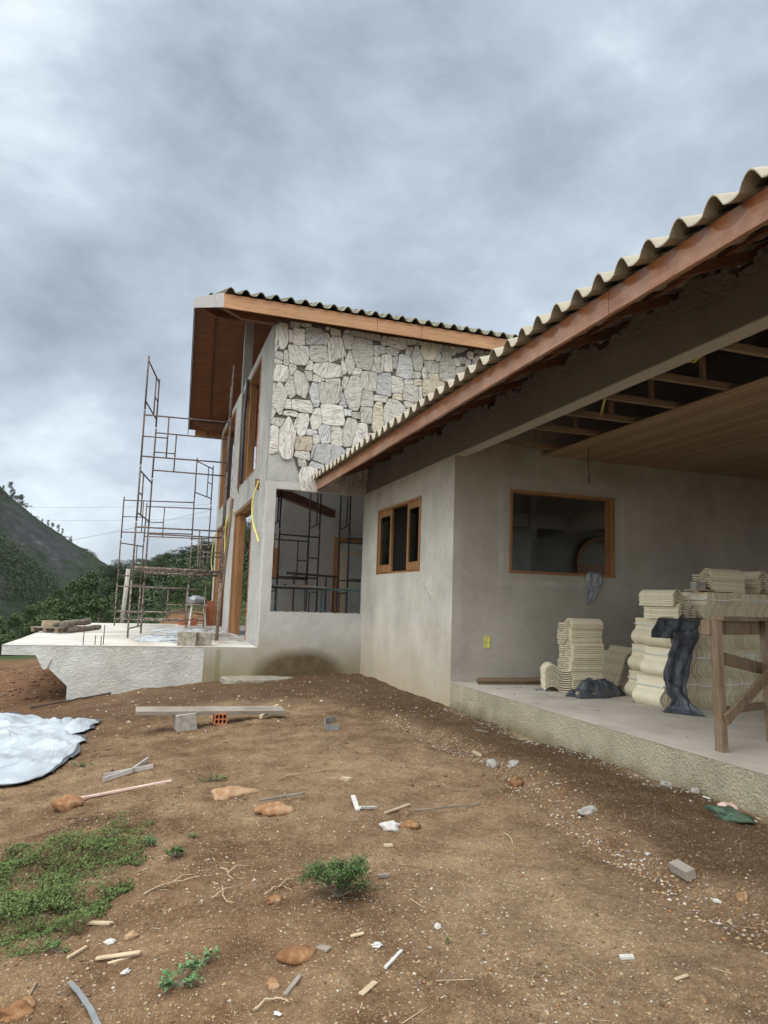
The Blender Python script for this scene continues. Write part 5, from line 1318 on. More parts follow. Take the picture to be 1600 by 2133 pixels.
bar('wood_chip', 'old_wood_h', (991, 1522), (1016, 1527), .05, .02, 'brown chip lying on the damp soil near the plinth corner', 'wood chip')
bar('wood_chip', 'pale_wood', (986, 1568), (1000, 1576), .05, .02, 'small square pale chip above the gravel channel', 'wood chip')
bar('wood_chip', 'pale_wood', (712, 1625), (730, 1628), .06, .03, 'brown square offcut alone on the dry soil', 'wood chip')
bar('wood_chip', 'pale_wood', (800, 1764), (818, 1763), .04, .015, 'pale square chip below the plaster chunk', 'wood chip')
bar('wood_chip', 'pale_wood', (1406, 2043), (1433, 2033), .018, .008, 'slim pale splinter low on the right', 'wood chip')
bar('stick', 'old_wood', (60, 2078), (76, 2050), .012, .012, 'short brown stick in the bottom left', 'stick')
bar('stick', 'bark', (540, 1680), (635, 1664), .02, .02, 'thin dark twig lying above the flat tan rock', 'stick', lift=.03)
bar('stick', 'bark', (862, 1690), (1000, 1677), .012, .012, 'long thin brown twig in the middle of the soil', 'stick')
bar('stick', 'pale_wood', (595, 1618), (680, 1606), .012, .012, 'long thin pale cane on the soil below the house', 'stick')
bar('stick', 'pale_wood', (140, 2000), (180, 1976), .014, .014, 'pale stick below the weed patch', 'stick')
a = gp(145, 2055); b = gp(165, 2078); c2 = gp(188, 2112); d_ = gp(205, 2150)
m = MB()
for p, q in ((a, b), (b, c2), (c2, d_)): m.beam(p+Vector((0, 0, .016)), q+Vector((0, 0, .016)), .022, .004, (0, .3, 1))
tag(m.obj('metal_strip', 'metal', None), 'bent grey metal ribbon at the bottom left of the soil', 'metal strip')
def rag_bit(px, py, w, mat, label, cat, seed):
    p = gp(px, py); return put(blob(w/2, w*.32, w*.16, 3, .45, seed), 'scrap', mat, (p.x, p.y, p.z+.004), (0, 0, seed), label, cat)
rag_bit(230, 1964, .05, 'white', 'torn white foam scrap beside the small orange rock', 'scrap', 41)
rag_bit(262, 2027, .04, 'white', 'small pale triangular scrap above the grey ribbon', 'scrap', 42)
rag_bit(578, 2114, .03, 'white', 'tiny white scrap at the bottom centre left', 'scrap', 43)
rag_bit(786, 1970, .05, 'white', 'crumpled whitish scrap near the slim white strip', 'scrap', 44)
rag_bit(912, 1930, .04, 'white', 'thin white flake in the middle of the soil', 'scrap', 45)
rag_bit(1495, 1879, .045, 'white', 'white scrap in the gravel channel at right', 'scrap', 46)
rag_bit(1349, 1780, .035, 'white', 'round white pebble like scrap in the gravel channel', 'scrap', 47)
rag_bit(1512, 1682, .20, 'pink', 'crumpled pale cardboard scrap lying by the porch plinth', 'cardboard', 48)
sc_g = m_simple('dark_green_sack', (.03, .06, .04), (.10, .15, .10), 20, .7); rag_bit(1525, 1700, .26, sc_g, 'dark green torn sack piece under the cardboard scrap', 'sack', 49)
rag_bit(1400, 1634, .14, 'concrete_pale', 'torn pale paper bag piece against the plinth', 'paper', 50)
bar('white_offcut', 'white', (1464, 1660), (1480, 1665), .03, .01, 'small white strip between the paper piece and the cardboard', 'offcut')
# curled pale roots
for i, (pts, lb) in enumerate((([(459, 1812), (470, 1818), (478, 1830), (486, 1838)], 'curled root right of the weeds, uppermost of the curls'), ([(465, 1850), (464, 1872), (474, 1884), (486, 1888)], 'curled root right of the weeds, hooked at its lower end'),
    ([(552, 1868), (570, 1856), (588, 1850), (607, 1862)], 'pale branching root above the bright orange rock'), ([(531, 2108), (552, 2092), (585, 2086), (602, 2098)], 'thin arched root below the small oval rock'),
    ([(300, 1867), (340, 1850), (380, 1838), (415, 1833)], 'long dry straw tuft right of the weed patch'), ([(440, 1876), (470, 1860), (500, 1848)], 'straight dry root crossing the curled roots'),
    ([(1050, 1738), (1062, 1750), (1068, 1762)], 'small curled root on the dry soil at right'))):
    P_ = [gp(*p)+Vector((0, 0, .008+.01*(k % 2))) for k, p in enumerate(pts)]; Q = []
    for k in range(len(P_)-1):
        for t in range(4): Q.append(P_[k].lerp(P_[k+1], t/4)+Vector((random.uniform(-.004, .004), random.uniform(-.004, .004), random.uniform(0, .004))))
    Q.append(P_[-1]); m = MB(); m.tube(Q, [.0042*(1-.6*i_/len(Q)) for i_ in range(len(Q))], 6)
    if i in (0, 2, 4): m.tube([Q[len(Q)//2], Q[len(Q)//2]+Vector((.05, .06, .01)), Q[len(Q)//2]+Vector((.12, .07, .0))], .003, 5)
    tag(m.obj('root', 'pale_wood', None, True), lb, 'root', 'dry roots')

# tarpaulin at the left
tp = [gp(0, 1492), gp(50, 1497), gp(105, 1512), gp(150, 1535), gp(166, 1552), gp(148, 1578), gp(100, 1608), gp(40, 1640), gp(-120, 1660), gp(-260, 1570), gp(-120, 1500)]
def poly_sheet(name, mat, pts, h, label, cat, seed, n=90, inset=1.0, lift=0, parent=None, flat=False):
    cx_ = sum(p.x for p in pts)/len(pts); cy_ = sum(p.y for p in pts)/len(pts)
    angs = np.array([math.atan2(p.y-cy_, p.x-cx_) for p in pts]); rads = np.array([math.hypot(p.y-cy_, p.x-cx_) for p in pts]); o_ = np.argsort(angs); angs = angs[o_]; rads = rads[o_]
    A_ = np.concatenate([angs-2*math.pi, angs, angs+2*math.pi]); R_ = np.tile(rads, 3)
    NA, NR = 300, 110
    a = np.linspace(-math.pi, math.pi, NA, endpoint=False); q = np.linspace(0, 1, NR)**.8
    AA, QQ = np.meshgrid(a, q); RR = np.interp(AA, A_, R_)*inset*(1+.03*np.sin(AA*11+seed)+.02*np.sin(AA*23))
    X = cx_+np.cos(AA)*RR*QQ; Y = cy_+np.sin(AA)*RR*QQ; ed = np.clip((1-QQ)/.25, 0, 1)**.6
    wx = X+.25*fbm(X*2, Y*2, 3, seed); wy = Y+.25*fbm(X*2+9, Y*2, 3, seed+1)
    rid = 1-3.0*np.abs(fbm(wx*1.7, wy*1.1, 1, seed+2)); rid2 = 1-3.4*np.abs(fbm(wx*2.6+wy*2.4, wy*2-wx*1.6, 1, seed+6)); rid3 = 1-3.4*np.abs(fbm(X*4.3-Y*3, Y*5+X, 1, seed+9))
    Z = gh(X, Y)+lift+.01+ed*h*(.22+.40*rid+.55*rid2+.30*rid3)+(1-ed)*.02
    Z = np.maximum(Z, gh(X, Y)+lift+.006)
    co = np.stack([X, Y, Z], -1).reshape(-1, 3); ix = np.arange(NA*NR).reshape(NR, NA)
    F_ = np.stack([ix[:-1], np.roll(ix[:-1], -1, 1), np.roll(ix[1:], -1, 1), ix[1:]], -1).reshape(-1, 4)
    mm = bpy.data.meshes.new(name); mm.from_pydata(co.tolist(), [], F_.tolist()); mm.polygons.foreach_set('use_smooth', [True]*len(F_)); mm.materials.append(MT[mat]); mm.update()
    o = bpy.data.objects.new(name, mm); COL.objects.link(o)
    if parent: o.parent = parent
    sm = o.modifiers.new('thickness', 'SOLIDIFY'); sm.thickness = .003
    return tag(o, label, cat)
tarp = poly_sheet('tarpaulin', 'tarp', tp, .11, 'crumpled silver white tarpaulin with black underside spread on the soil at the left', 'tarpaulin', 3)
poly_sheet('underside', 'black', tp, .004, None, None, 8, inset=1.04, lift=.0, parent=tarp)

# ---- weeds and bushes
def leaf_mesh(name, centers, size, mat, seed=1, curl=.25, shape=.55, shades=None, normals=None):
    """many small bent leaves (two quads each) at given points"""
    rg = np.random.default_rng(seed); n = len(centers); C_ = np.array(centers)
    th = rg.uniform(0, 2*np.pi, n); tilt = rg.uniform(-.2, 1.1, n); s_ = size*rg.uniform(.6, 1.3, n)
    d = np.stack([np.cos(th)*np.cos(tilt), np.sin(th)*np.cos(tilt), np.sin(tilt)], -1)
    side = np.stack([-np.sin(th), np.cos(th), rg.uniform(-.5, .5, n)], -1); side /= np.linalg.norm(side, axis=1)[:, None]
    nn = np.cross(d, side)
    p0 = C_; p1 = C_+d*s_[:, None]*.5; p2 = C_+d*s_[:, None]-nn*(s_*curl)[:, None]
    w = (s_*shape/2)[:, None]
    V = np.stack([p0, p1-side*w+nn*w*.3, p1+side*w+nn*w*.3, p2, p1], 1).reshape(-1, 3)
    b = np.arange(n)[:, None]*5
    F_ = np.concatenate([b+np.array([0, 1, 4, 4]), ], 1)
    tris = np.concatenate([b+[0, 4, 1], b+[0, 2, 4], b+[1, 4, 3], b+[4, 2, 3]], 1).reshape(-1, 3)
    me = bpy.data.meshes.new(name); me.vertices.add(len(V)); me.vertices.foreach_set('co', V.astype('f').ravel())
    me.loops.add(tris.size); me.loops.foreach_set('vertex_index', tris.astype('i').ravel()); me.polygons.add(len(tris)); me.polygons.foreach_set('loop_start', np.arange(0, tris.size, 3, dtype='i'))
    me.update(calc_edges=True)
    sh = rg.uniform(0, 1, n) if shades is None else np.clip(np.array(shades)+rg.uniform(-.2, .2, n), 0, 1)
    a = me.attributes.new('shade', 'FLOAT', 'FACE'); a.data.foreach_set('value', np.repeat(sh, 4).astype('f'))
    me.materials.append(MT[mat]); return me
def weed_patch(poly_px, n, hmax, size, seed, name, label, cat, mat, kind=None, yellow=False, thin=1.0):
    P_ = [gp(*p) for p in poly_px]; xs_ = [p.x for p in P_]; ys_ = [p.y for p in P_]
    rg = random.Random(seed); pts = []; sh = []
    def inside(x, y):
        c = False; j = len(P_)-1
        for i in range(len(P_)):
            if (P_[i].y > y) != (P_[j].y > y) and x < (P_[j].x-P_[i].x)*(y-P_[i].y)/(P_[j].y-P_[i].y)+P_[i].x: c = not c
            j = i
        return c
    k = 0
    while len(pts) < n and k < n*30:
        k += 1; x = rg.uniform(min(xs_), max(xs_)); y = rg.uniform(min(ys_), max(ys_))
        ew = float(fbm(np.array(x*4.), np.array(y*4.), 4, seed))*.55
        if not inside(x+ew, y+ew): continue
        dns = .34+2.8*float(fbm(np.array(x*6.), np.array(y*6.), 3, seed+2))
        if rg.random() > max(.05, dns)*thin+.06: continue
        h = hmax*max(.10, .5+2.4*float(fbm(np.array(x*5.), np.array(y*5.), 3, seed+5)))
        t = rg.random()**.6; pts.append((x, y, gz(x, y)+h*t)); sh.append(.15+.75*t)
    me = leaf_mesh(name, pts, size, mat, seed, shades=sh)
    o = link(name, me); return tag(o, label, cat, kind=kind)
weed_patch([(-160, 1800), (40, 1768), (120, 1762), (190, 1745), (235, 1722), (300, 1712), (350, 1728), (330, 1760), (300, 1800), (270, 1850), (235, 1895), (170, 1940), (110, 1985), (55, 2000), (0, 2010), (-160, 2020)], 21000, .095, .0165, 5,
           'ground_weeds', 'low green weed patch spreading over the soil at the left', 'weeds', 'weed', 'stuff')
weed_patch([(0, 1795), (60, 1760), (110, 1770), (60, 1800), (0, 1815)], 260, .03, .014, 6, 'ground_weeds', 'sparse weeds above the dense patch at the left edge', 'weeds', 'weed', 'stuff')
def bush(px, py, rx, ry, h, n, size, mat, name, label, cat, seed, sub=14):
    c = gp(px, py); rg = random.Random(seed); t = thing(name, label, cat, (c.x, c.y, c.z)); pts = []; sh = []
    cl = [(rg.uniform(-.8, .8)*rx, rg.uniform(-.8, .8)*ry, rg.uniform(.35, 1)*h) for _ in range(sub)]
    for k in range(n):
        q = cl[k % sub]; r = .28*h+.25*rx*rg.random(); a = rg.uniform(0, 6.28); e = rg.uniform(-.6, 1.2)
        rr_ = r*rg.random()**.4; p = (q[0]+rr_*math.cos(a)*math.cos(e), q[1]+rr_*math.sin(a)*math.cos(e)*.8, max(.004, q[2]+rr_*.7*math.sin(e)))
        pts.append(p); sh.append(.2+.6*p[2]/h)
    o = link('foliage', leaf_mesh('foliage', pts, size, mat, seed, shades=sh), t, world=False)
    m = MB()
    for q in cl: m.tube([(0, 0, 0), (q[0]*.5, q[1]*.5, q[2]*.6), q], [.004, .003, .0015], 5)
    local(m, 'stems', 'bark', t)
    return t
bush(705, 1868, .165, .11, .13, 2600, .017, 'weed_b', 'bush', 'small dense green bush standing alone on the bare soil', 'bush', 3, 22)
bush(372, 2052, .085, .07, .045, 150, .026, 'weed_c', 'plant', 'broad leaved seedling clump near the bottom left of the soil', 'plant', 4, 9)
bush(425, 2010, .06, .04, .03, 45, .024, 'weed_c', 'plant', 'trailing stem with small round leaves right of the seedling clump', 'plant', 5, 5)
bush(362, 1785, .07, .05, .04, 160, .02, 'weed_b', 'plant', 'small feathery weed tuft right of the weed patch', 'plant', 6, 6)
bush(322, 1758, .09, .05, .03, 150, .018, 'weed_c', 'plant', 'low bluish weed tuft at the tip of the weed patch', 'plant', 7, 6)
bush(400, 1745, .03, .02, .02, 50, .014, 'weed_b', 'plant', 'tiny weed right of the low bluish tuft', 'plant', 8, 4)
bush(440, 1625, .16, .08, .03, 160, .018, 'weed_b', 'plant', 'flat weed scattered above the broad pale orange rock', 'plant', 9, 7)
bush(165, 1596, .14, .08, .025, 140, .018, 'weed_b', 'plant', 'flat weed between the tarpaulin and the metal trim', 'plant', 10, 7)
bush(120, 1985, .06, .04, .03, 60, .02, 'weed_b', 'plant', 'small pale weed below the weed patch', 'plant', 11, 5)
bush(935, 1965, .02, .015, .015, 24, .010, 'weed_b', 'plant', 'tiny green sprout low in the middle of the soil', 'plant', 12, 3)

# ---- gravel and litter
PAL = [(.42, .31, .18), (.38, .26, .14), (.33, .19, .09), (.42, .34, .22), (.46, .41, .32), (.25, .20, .16), (.36, .29, .2), (.30, .15, .07), (.29, .25, .21), (.22, .13, .08), (.52, .48, .42), (.2, .13, .09)]
def gravel(name, label, n, seed, sampler, smin, smax, power=2.5, pal=PAL, flatz=.65):
    rg = np.random.default_rng(seed); base = np.array([(0, 0, 1), (.9, 0, .3), (.28, .85, .35), (-.73, .52, .25), (-.7, -.55, .3), (.3, -.82, .28), (.5, .3, -.6), (-.3, .5, -.6), (-.2, -.5, -.6)], float)
    tri = np.array([(0, 1, 2), (0, 2, 3), (0, 3, 4), (0, 4, 5), (0, 5, 1), (1, 6, 2), (2, 6, 7), (2, 7, 3), (3, 7, 8), (3, 8, 4), (4, 8, 5), (5, 8, 6), (5, 6, 1)])
    XY = sampler(rg, n); n = len(XY); s_ = smin+(smax-smin)*rg.random(n)**power; V = base[None]*rg.uniform(.7, 1.25, (n, 9, 1))
    a = rg.uniform(0, 6.28, n); ca, sa = np.cos(a), np.sin(a); el_ = rg.uniform(.6, 1.2, n)
    x = V[..., 0]*(s_*el_)[:, None]; y = V[..., 1]*(s_/el_)[:, None]; z = V[..., 2]*(s_*flatz)[:, None]
    X = x*ca[:, None]-y*sa[:, None]+XY[:, :1]; Y = x*sa[:, None]+y*ca[:, None]+XY[:, 1:]; Z = z+(gh(XY[:, 0], XY[:, 1])+s_*.12)[:, None]
    co = np.stack([X, Y, Z], -1).reshape(-1, 3); T = (tri[None]+9*np.arange(n)[:, None, None]).reshape(-1, 3)
    me = bpy.data.meshes.new(name); me.vertices.add(len(co)); me.vertices.foreach_set('co', co.astype('f').ravel())
    me.loops.add(T.size); me.loops.foreach_set('vertex_index', T.astype('i').ravel()); me.polygons.add(len(T)); me.polygons.foreach_set('loop_start', np.arange(0, T.size, 3, dtype='i')); me.update(calc_edges=True)
    pc = np.array(pal)[rg.integers(0, len(pal), n)]*rg.uniform(.75, 1.15, (n, 1)); pc = np.concatenate([np.repeat(pc, 13, 0), np.ones((n*13, 1))], 1)
    at = me.attributes.new('tone', 'FLOAT_COLOR', 'FACE'); at.data.foreach_set('color', pc.astype('f').ravel()); me.materials.append(MT['pebble'])
    return tag(link(name, me), label, 'gravel', kind='stuff')
def samp_field(rg, n):
    y = 1.8+7.5*rg.random(n*3)**1.6; x = rg.uniform(-2.6, 3.6, n*3)*(.35+.65*np.clip(y/5, 0, 1)) + .6
    den = np.clip(.5+2.4*fbm(x*1.3, y*1.3, 4, 77), .05, 1)*np.where((x < 1.6) & (y < 5.5), 1.0, .34); k = rg.random(n*3) < den
    k &= (x < 3.7); return np.stack([x, y], -1)[k][:n]
def samp_chan(rg, n):
    y = rg.uniform(2.2, 8.2, n); return np.stack([chan_x(y)+.03+rg.normal(0, .11, n)*(1+.5*np.sin(y*3)), y], -1)
def samp_edge(rg, n):
    y = rg.uniform(2.6, 9, n); k = rg.random(n) < np.clip(.5+3*fbm(y, y*0, 3, 3), 0, 1); y = y[k]; return np.stack([3.94-np.abs(rg.normal(0, .09, len(y))), y], -1)
gravel('gravel', 'scattered small pebbles over the bare soil', 9000, 1, samp_field, .002, .011, 3.6)
gravel('gravel', 'gravel washed into the shallow rain channel', 4200, 2, samp_chan, .0025, .015, 3)
gravel('gravel', 'mortar crumbs along the foot of the porch plinth', 1500, 3, samp_edge, .003, .016, 2.6, [(.40, .37, .31), (.34, .31, .26), (.28, .24, .19), (.45, .42, .37)])
def samp_far(rg, n):
    x = rg.uniform(-2.5, 3.9, n); y = rg.uniform(8, 13.1, n); return np.stack([x, y], -1)
gravel('gravel', 'scattered stones on the soil in front of the house', 900, 4, samp_far, .006, .03, 3.5)
gravel('gravel', 'fine whitish chips lying low around the green bush', 900, 6, lambda rg, n: np.stack([1.35+rg.normal(0, .42, n), 3.05+rg.normal(0, .35, n)], -1), .002, .009, 3, [(.42, .37, .28), (.46, .43, .36), (.36, .29, .2)])
SOIL = [(.15, .095, .06), (.20, .135, .088), (.25, .18, .12), (.14, .09, .055), (.30, .225, .15)]
gravel('soil_clods', 'loose clods and crumbs of brown soil', 8000, 21, samp_field, .003, .012, 3.2, SOIL, .35)
gravel('soil_clods', 'brown clods on the damp bank beside the rain channel', 1800, 22, lambda rg, n: np.stack([rg.uniform(-1, 3.9, n), 5+8*rg.random(n)], -1), .006, .024, 3.2, SOIL, .3)
gravel('soil_clods', 'clods on the reddish soil beyond the cantilevered slab', 900, 23, lambda rg, n: np.stack([rg.uniform(-5, -1.2, n), rg.uniform(13.2, 24, n)], -1), .015, .07, 3, [(.12, .06, .035), (.2, .11, .065), (.28, .2, .14), (.1, .05, .03)], .4)
# straw and chips
rg = np.random.default_rng(9); m = MB(); n = 0
XYs = samp_field(rg, 420)
for x, y in XYs:
    L_ = rg.uniform(.015, .07)*(1 if rg.random() < .9 else 2.4); a = rg.uniform(0, 6.28); z = gz(x, y)+.003; w_ = rg.uniform(.0012, .004)
    c = PAL[3] if rg.random() < .5 else (.24, .17, .11)
    x2, y2 = x+L_*math.cos(a), y+L_*math.sin(a)
    m.beam((x, y, z), (x2, y2, gz(x2, y2)+.004), w_, w_*.6, tone=c)
tag(m.obj('straw_litter', 'pebble', None), 'dry straw and splinters littering the soil', 'litter', kind='stuff')

# ================================================================== trees and brush behind the terrace
def crown_mesh(name, mat, blobs, per, leaf, seed):
    """blobs: (x,y,z,rx,rz) foliage clumps; leaves are spread through each clump, mostly near its skin"""
    rg = np.random.default_rng(seed); P_ = []; S_ = []
    zs_ = [b[2] for b in blobs]; z0, z1 = min(zs_), max(zs_)
    for (x, y, z, rx, rz) in blobs:
        k = max(8, int(per*(rx*rx)/max(1e-6, np.mean([b[3]**2 for b in blobs]))))
        v = rg.normal(size=(k, 3)); v /= np.linalg.norm(v, axis=1)[:, None]; v *= (rg.random((k, 1))**.35)
        c = rg.uniform(0, 1)
        P_.append(np.array([x, y, z])+v*np.array([rx, rx, rz])); S_.append(np.clip(c*.6+.4*rg.random(k), 0, 1))
    P_ = np.concatenate(P_); S_ = np.concatenate(S_)
    return leaf_mesh(name, P_, leaf, mat, seed, shades=S_, shape=.8, curl=.1)
def make_tree(kind, seed, H, mat, leaf):
    rg = random.Random(seed); bl = []
    if kind == 'euc':
        z = H*.48; 
        for k in range(20):
            t = rg.random(); zz_ = H*(.50+.48*t); rr_ = H*.105*math.sqrt(max(0, 1-(2*t-.75)**2/1.6))*rg.uniform(.5, 1.0); a = rg.uniform(0, 6.28)
            bl.append((rr_*math.cos(a), rr_*math.sin(a), zz_, H*rg.uniform(.05, .075), H*rg.uniform(.045, .065)))
        tr = [(0, 0, -1.5), (H*.008, 0, H*.4), (0, H*.006, H*.93)]; rr2 = [H*.013, H*.010, H*.003]
    elif kind == 'umbrella':
        for k in range(15):
            a = rg.uniform(0, 6.28); rr_ = H*.34*math.sqrt(rg.random()); bl.append((rr_*math.cos(a), rr_*math.sin(a), H*(.86+rg.uniform(-.09, .07))-rr_*.12, H*rg.uniform(.07, .13), H*rg.uniform(.035, .06)))
        tr = [(0, 0, -1.5), (H*.03, 0, H*.45), (0, 0, H*.84)]; rr2 = [H*.02, H*.016, H*.006]
    else:
        for k in range(20):
            a = rg.uniform(0, 6.28); t = rg.random(); rr_ = H*.42*math.sqrt(rg.random())*(1-.55*t); bl.append((rr_*math.cos(a), rr_*math.sin(a), H*(.22+.72*t), H*rg.uniform(.10, .18), H*rg.uniform(.08, .13)))
        tr = [(0, 0, -1), (0, 0, H*.5), (0, 0, H*.8)]; rr2 = [H*.022, H*.016, H*.006]
    cm = crown_mesh('crown', mat, bl, 260 if H > 3 else 90, leaf, seed)
    m = MB(); m.tube(tr, rr2, 7)
    for b in bl[::3]: m.tube([(tr[1][0]*.5, tr[1][1]*.5, b[2]*.75), (b[0]*.6, b[1]*.6, b[2]*.92), (b[0], b[1], b[2])], [rr2[1]*.5, rr2[1]*.35, rr2[2]*.5], 5)
    return cm, m.mesh('trunk', MT['bark'], True)
KN = {'euc': [make_tree('euc', 100+i, 11, 'euc', .17) for i in range(5)], 'umb': [make_tree('umbrella', 200+i, 9, 'woods', .16) for i in range(4)],
      'bro': [make_tree('broad', 300+i, 7, 'woods', .15) for i in range(5)], 'shr': [make_tree('broad', 400+i, 1.6, 'shrub', .07) for i in range(5)]}
def plant_tree(kind, x, y, sc_, name, label, cat, group, z=None):
    cm, tm = random.choice(KN[kind]); t = thing(name, label, cat, (x, y, gz(x, y) if z is None else z), random.uniform(0, 6.28), group); t.scale = (sc_*random.uniform(.9, 1.1),)*2+(sc_*random.uniform(.9, 1.12),)
    for nm, me_ in (('crown', cm), ('trunk', tm)):
        o = bpy.data.objects.new(nm, me_); COL.objects.link(o); o.parent = t
    return t
ELT = ([-14, -10, -8.2, -6.4, -4.9, -2.6, -.3, 2, 5, 6, 10, 20], [-2.6, -1.9, -1.1, 0, 1.1, 1.75, 2.6, 3.5, 4.6, 5.0, 7, 8])
def cap(az, r, H, s_):
    x, y = polar(az, r); lim = (1.05+r*math.tan(rad(float(np.interp(az, *ELT))))-gz(x, y))/H/1.1
    return max(.25, min(s_, lim*rt_.uniform(.86, 1.0)))
def polar(az, r): return r*math.sin(rad(az)), r*math.cos(rad(az))
rt_ = random.Random(31)
EUCL = ('pale green eucalyptus in the plantation beyond the left end of the terrace', 'pale green eucalyptus in the plantation behind the left scaffold', )
cells = []
for r in (54, 60, 66, 73, 81, 90, 100, 111, 123, 135):
    az = -14.5+rt_.uniform(0, .6)
    while az < 1.5:
        lim = -2.8 if r < 64 else (.5 if r < 85 else 1.5)
        if az < lim: cells.append((az+rt_.uniform(-.4, .4), r+rt_.uniform(-2, 2)))
        az += 2.7/r*57.3*(1.0 if r < 80 else 1.25)
for az, r in cells[:175]:
    x, y = polar(az, r); plant_tree('euc', x, y, cap(az, r, 11, 1.25), 'eucalyptus_tree', EUCL[0] if az < -4.5 else EUCL[1], 'tree', 'eucalyptus plantation left' if az < -4.5 else 'eucalyptus plantation by the scaffold')
for k in range(85):
    r = rt_.uniform(82, 150); az = rt_.uniform(-1.5, 14); x, y = polar(az, r); plant_tree('bro', x, y, cap(az, r, 7, rt_.uniform(.9, 1.4)), 'forest_tree', 'dark broad forest tree on the hillside behind the house', 'tree', 'forest trees on the hillside')
for az, s_ in ((-3.0, .75), (-2.3, .8), (-1.4, .7), (-.4, .8), (.9, .9), (1.7, .8), (2.7, 1.1), (3.6, 1.0), (4.3, 1.25), (5.0, 1.0), (5.8, 1.15), (6.8, 1.0)):
    x, y = polar(az, 150+rt_.uniform(-6, 8)); plant_tree('umb', x, y, cap(az, 150, 8, 1.3)*1.08, 'umbrella_tree', 'flat crowned tree against the sky on the hill behind the scaffold', 'tree', 'flat crowned ridge trees')
for k in range(46):
    r = rt_.uniform(27, 52); az = rt_.uniform(-5, 9); 
    if r < 33 and -3 < az < 5: continue
    x, y = polar(az, r); plant_tree('shr', x, y, rt_.uniform(.6, 1.5), 'shrub', 'light green shrub on the slope just behind the terrace', 'shrub', 'shrubs behind the terrace')
bt = [polar(-2.6, 44), polar(-3.5, 46), polar(-4.6, 50)]
for x, y in bt: plant_tree('shr', x, y, 2.6, 'shrub', 'large round yellowish shrub behind the far edge of the terrace', 'shrub', 'large round shrubs')
# forest floor mass below the plantation and on the slopes
rg = np.random.default_rng(4); n = 170000
az = rg.uniform(-16, 20, n); r = 48+110*rg.random(n)**.8; X = r*np.sin(np.radians(az)); Y = r*np.cos(np.radians(az)); hh = np.where(az > -3, 3.2, 1.0)*rg.random(n)*(.3+1.4*(.5+fbm(X*.11, Y*.11, 3, 6)))
zt_ = np.minimum(gh(X, Y)+hh, 1.05+r*np.tan(np.radians(np.interp(az, *ELT)-.25)))
me = leaf_mesh('undergrowth', np.stack([X, Y, zt_], -1), .22, 'woods', 8, shades=np.clip(.5+1.6*fbm(X*.16, Y*.16, 3, 2), 0, 1), shape=.9)
tag(link('undergrowth', me), 'dense dark undergrowth covering the valley and hillside', 'forest', kind='stuff')
n = 22000; az = rg.uniform(-7, 14, n); r = rg.uniform(26, 50, n); X = r*np.sin(np.radians(az)); Y = r*np.cos(np.radians(az)); k = (fbm(X*.5, Y*.5, 3, 3) > -.03) & ((r > 31) | (az > 6) | (az < -4)); X, Y = X[k], Y[k]
me = leaf_mesh('low_brush', np.stack([X, Y, gh(X, Y)+.45*rg.random(len(X))], -1), .10, 'shrub', 18, shades=np.clip(.5+1.6*fbm(X*.9, Y*.9, 3, 2), 0, 1), shape=.7)
tag(link('low_brush', me), 'low green brush on the bank behind the terrace', 'brush', kind='stuff')
# trees on the mountain skyline and scrub over its slope
def mtn_surface(azd, rr_, r0, r1, azs, els):
    pass
dg = bpy.context.evaluated_depsgraph_get(); dg.update()
mt_o = bpy.data.objects['mountain']; rd_o = bpy.data.objects['ridge']
def drop(o, x, y):
    ok, p, nrm, ix = o.ray_cast(Vector((x, y, 500)), Vector((0, 0, -1))); return p if ok else None
for az in [-10.2, -9.75, -9.55, -9.4, -9.2, -9.0, -8.9, -8.65, -8.3, -7.9, -7.5, -7.1, -6.8, -6.4, -6.1, -5.9, -5.5, -5.2]:
    x, y = polar(az, 520+rt_.uniform(-6, 4)); p = drop(mt_o, x, y)
    if p: plant_tree('umb' if rt_.random() < .4 else 'euc', x, y, (rt_.uniform(.9, 1.2) if -9.8 < az < -8.6 else rt_.uniform(.45, .8)), 'skyline_tree', 'slender tree silhouetted on the mountain skyline at the far left', 'tree', 'trees on the mountain skyline', z=p.z-2.5)
rg = np.random.default_rng(14)
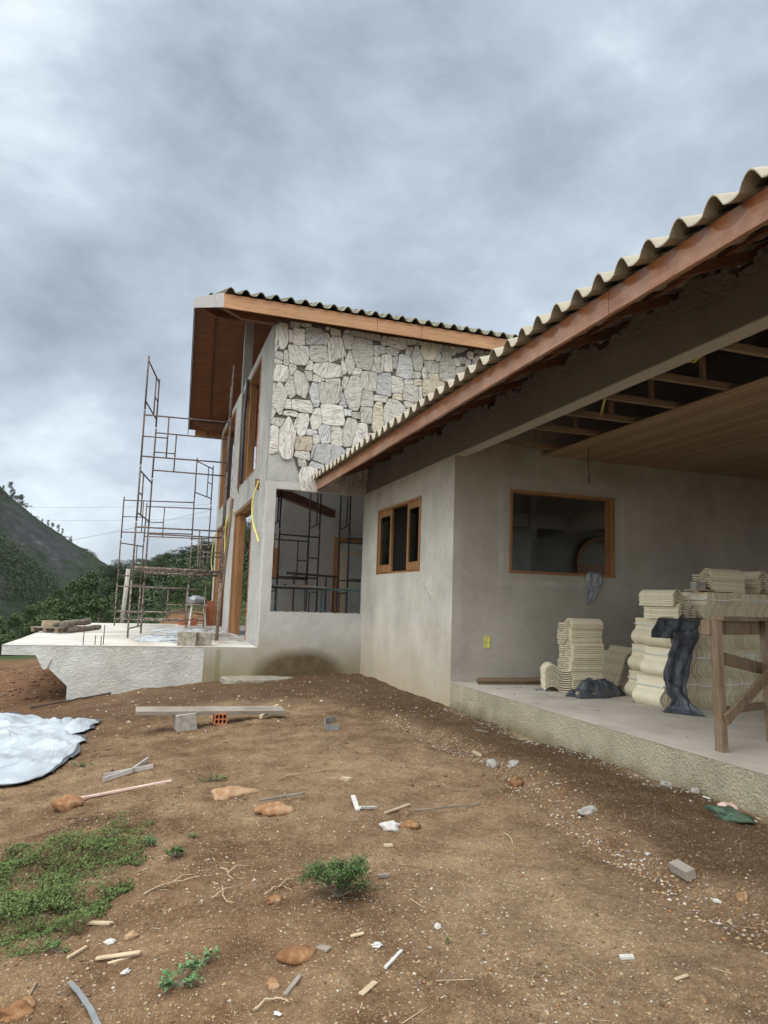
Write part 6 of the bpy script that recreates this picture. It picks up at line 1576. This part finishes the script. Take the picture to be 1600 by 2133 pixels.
def scrub(o, n, azr, rr_, size, name, label, seed, rockf):
    V3 = []; zc = []
    for k in range(n):
        az = rg.uniform(*azr); r = rg.uniform(*rr_); x, y = polar(az, r); p = drop(o, x, y)
        if p is None or p.z < -16: continue
        t = min(1, (r-rr_[0])/(rr_[1]-rr_[0]))
        if rockf(az, t, 0) > .38+.25*float(fbm(np.array(x*.05), np.array(y*.05), 3, 4))*3 : continue
        V3 += [(x+rg.normal()*1.6, y+rg.normal()*1.6, p.z+rg.uniform(-.5, .35)) for _ in range(8)]
    A3 = np.array(V3); nz_ = fbm(A3[:, 0]*.03, A3[:, 2]*.06, 5, seed); A3 = A3[nz_ > -.02]; sh = np.clip(.5+1.2*nz_[nz_ > -.02], 0, 1)
    me = leaf_mesh(name, A3, size, 'scrub', seed, shades=sh, shape=.9); tag(link(name, me), label, 'scrub', kind='stuff')
scrub(mt_o, 9000, (-13, -1.5), (335, 524), .8, 'mountain_scrub', 'dark scrub covering the mountain slope', 28, lambda a, t, e: 1.3*g2(a, -8.6, 1.9, t, .52, .16) + 1.0*g2(a, -6.0, 1.5, t, .52, .2))
scrub(rd_o, 4500, (-13, -6.4), (232, 302), .5, 'ridge_scrub', 'greener scrub covering the lower ridge', 29, lambda a, t, e: .8*g2(a, -10.2, 1.2, t, .35, .16))
# power lines
G4 = 'overhead wires'
for i, (a, b, sag, lb) in enumerate((((-30, 34, -1.5), (5.5, 62, 8.5), 1.2, 'long thin wire crossing the valley in front of the eucalyptus trees'), ((-55, 210, 22), (70, 190, 34), 3, 'upper distant power line crossing the saddle'), ((-55, 212, 19), (70, 192, 30), 3, 'lower distant power line crossing the saddle'))):
    A_, B_ = Vector(a), Vector(b); Q = [A_.lerp(B_, t/24)-Vector((0, 0, sag*4*(t/24)*(1-t/24))) for t in range(25)]
    m = MB(); m.tube(Q, .010 if i == 0 else .02, 4); tag(m.obj('wire', 'steel_dark', None), lb, 'wire', G4)
p_ = polar(-1.6, 31); m = MB(); m.tube([(p_[0], p_[1], gz(*p_)-.5), (p_[0]+.15, p_[1], 2.0)], .09, 10); tag(m.obj('post', 'concrete_pale', None, True), 'leaning pale concrete post behind the left scaffold', 'post')

# ================================================================== the air
hz = MB(); hz.box(-420, 420, -60, 900, -40, 330)
hm = bpy.data.materials.new('haze'); hm.use_nodes = True; ht = hm.node_tree; ht.nodes.remove(ht.nodes['Principled BSDF'])
pv = ht.nodes.new('ShaderNodeVolumePrincipled'); pv.inputs['Color'].default_value = (.86, .91, .96, 1); pv.inputs['Density'].default_value = .00010; pv.inputs['Anisotropy'].default_value = .2
ht.links.new(pv.outputs[0], ht.nodes['Material Output'].inputs['Volume'])
ho = hz.obj('haze', hm, None); tag(ho, 'thin pale haze lying between the viewer and the mountain', 'haze', kind='stuff')
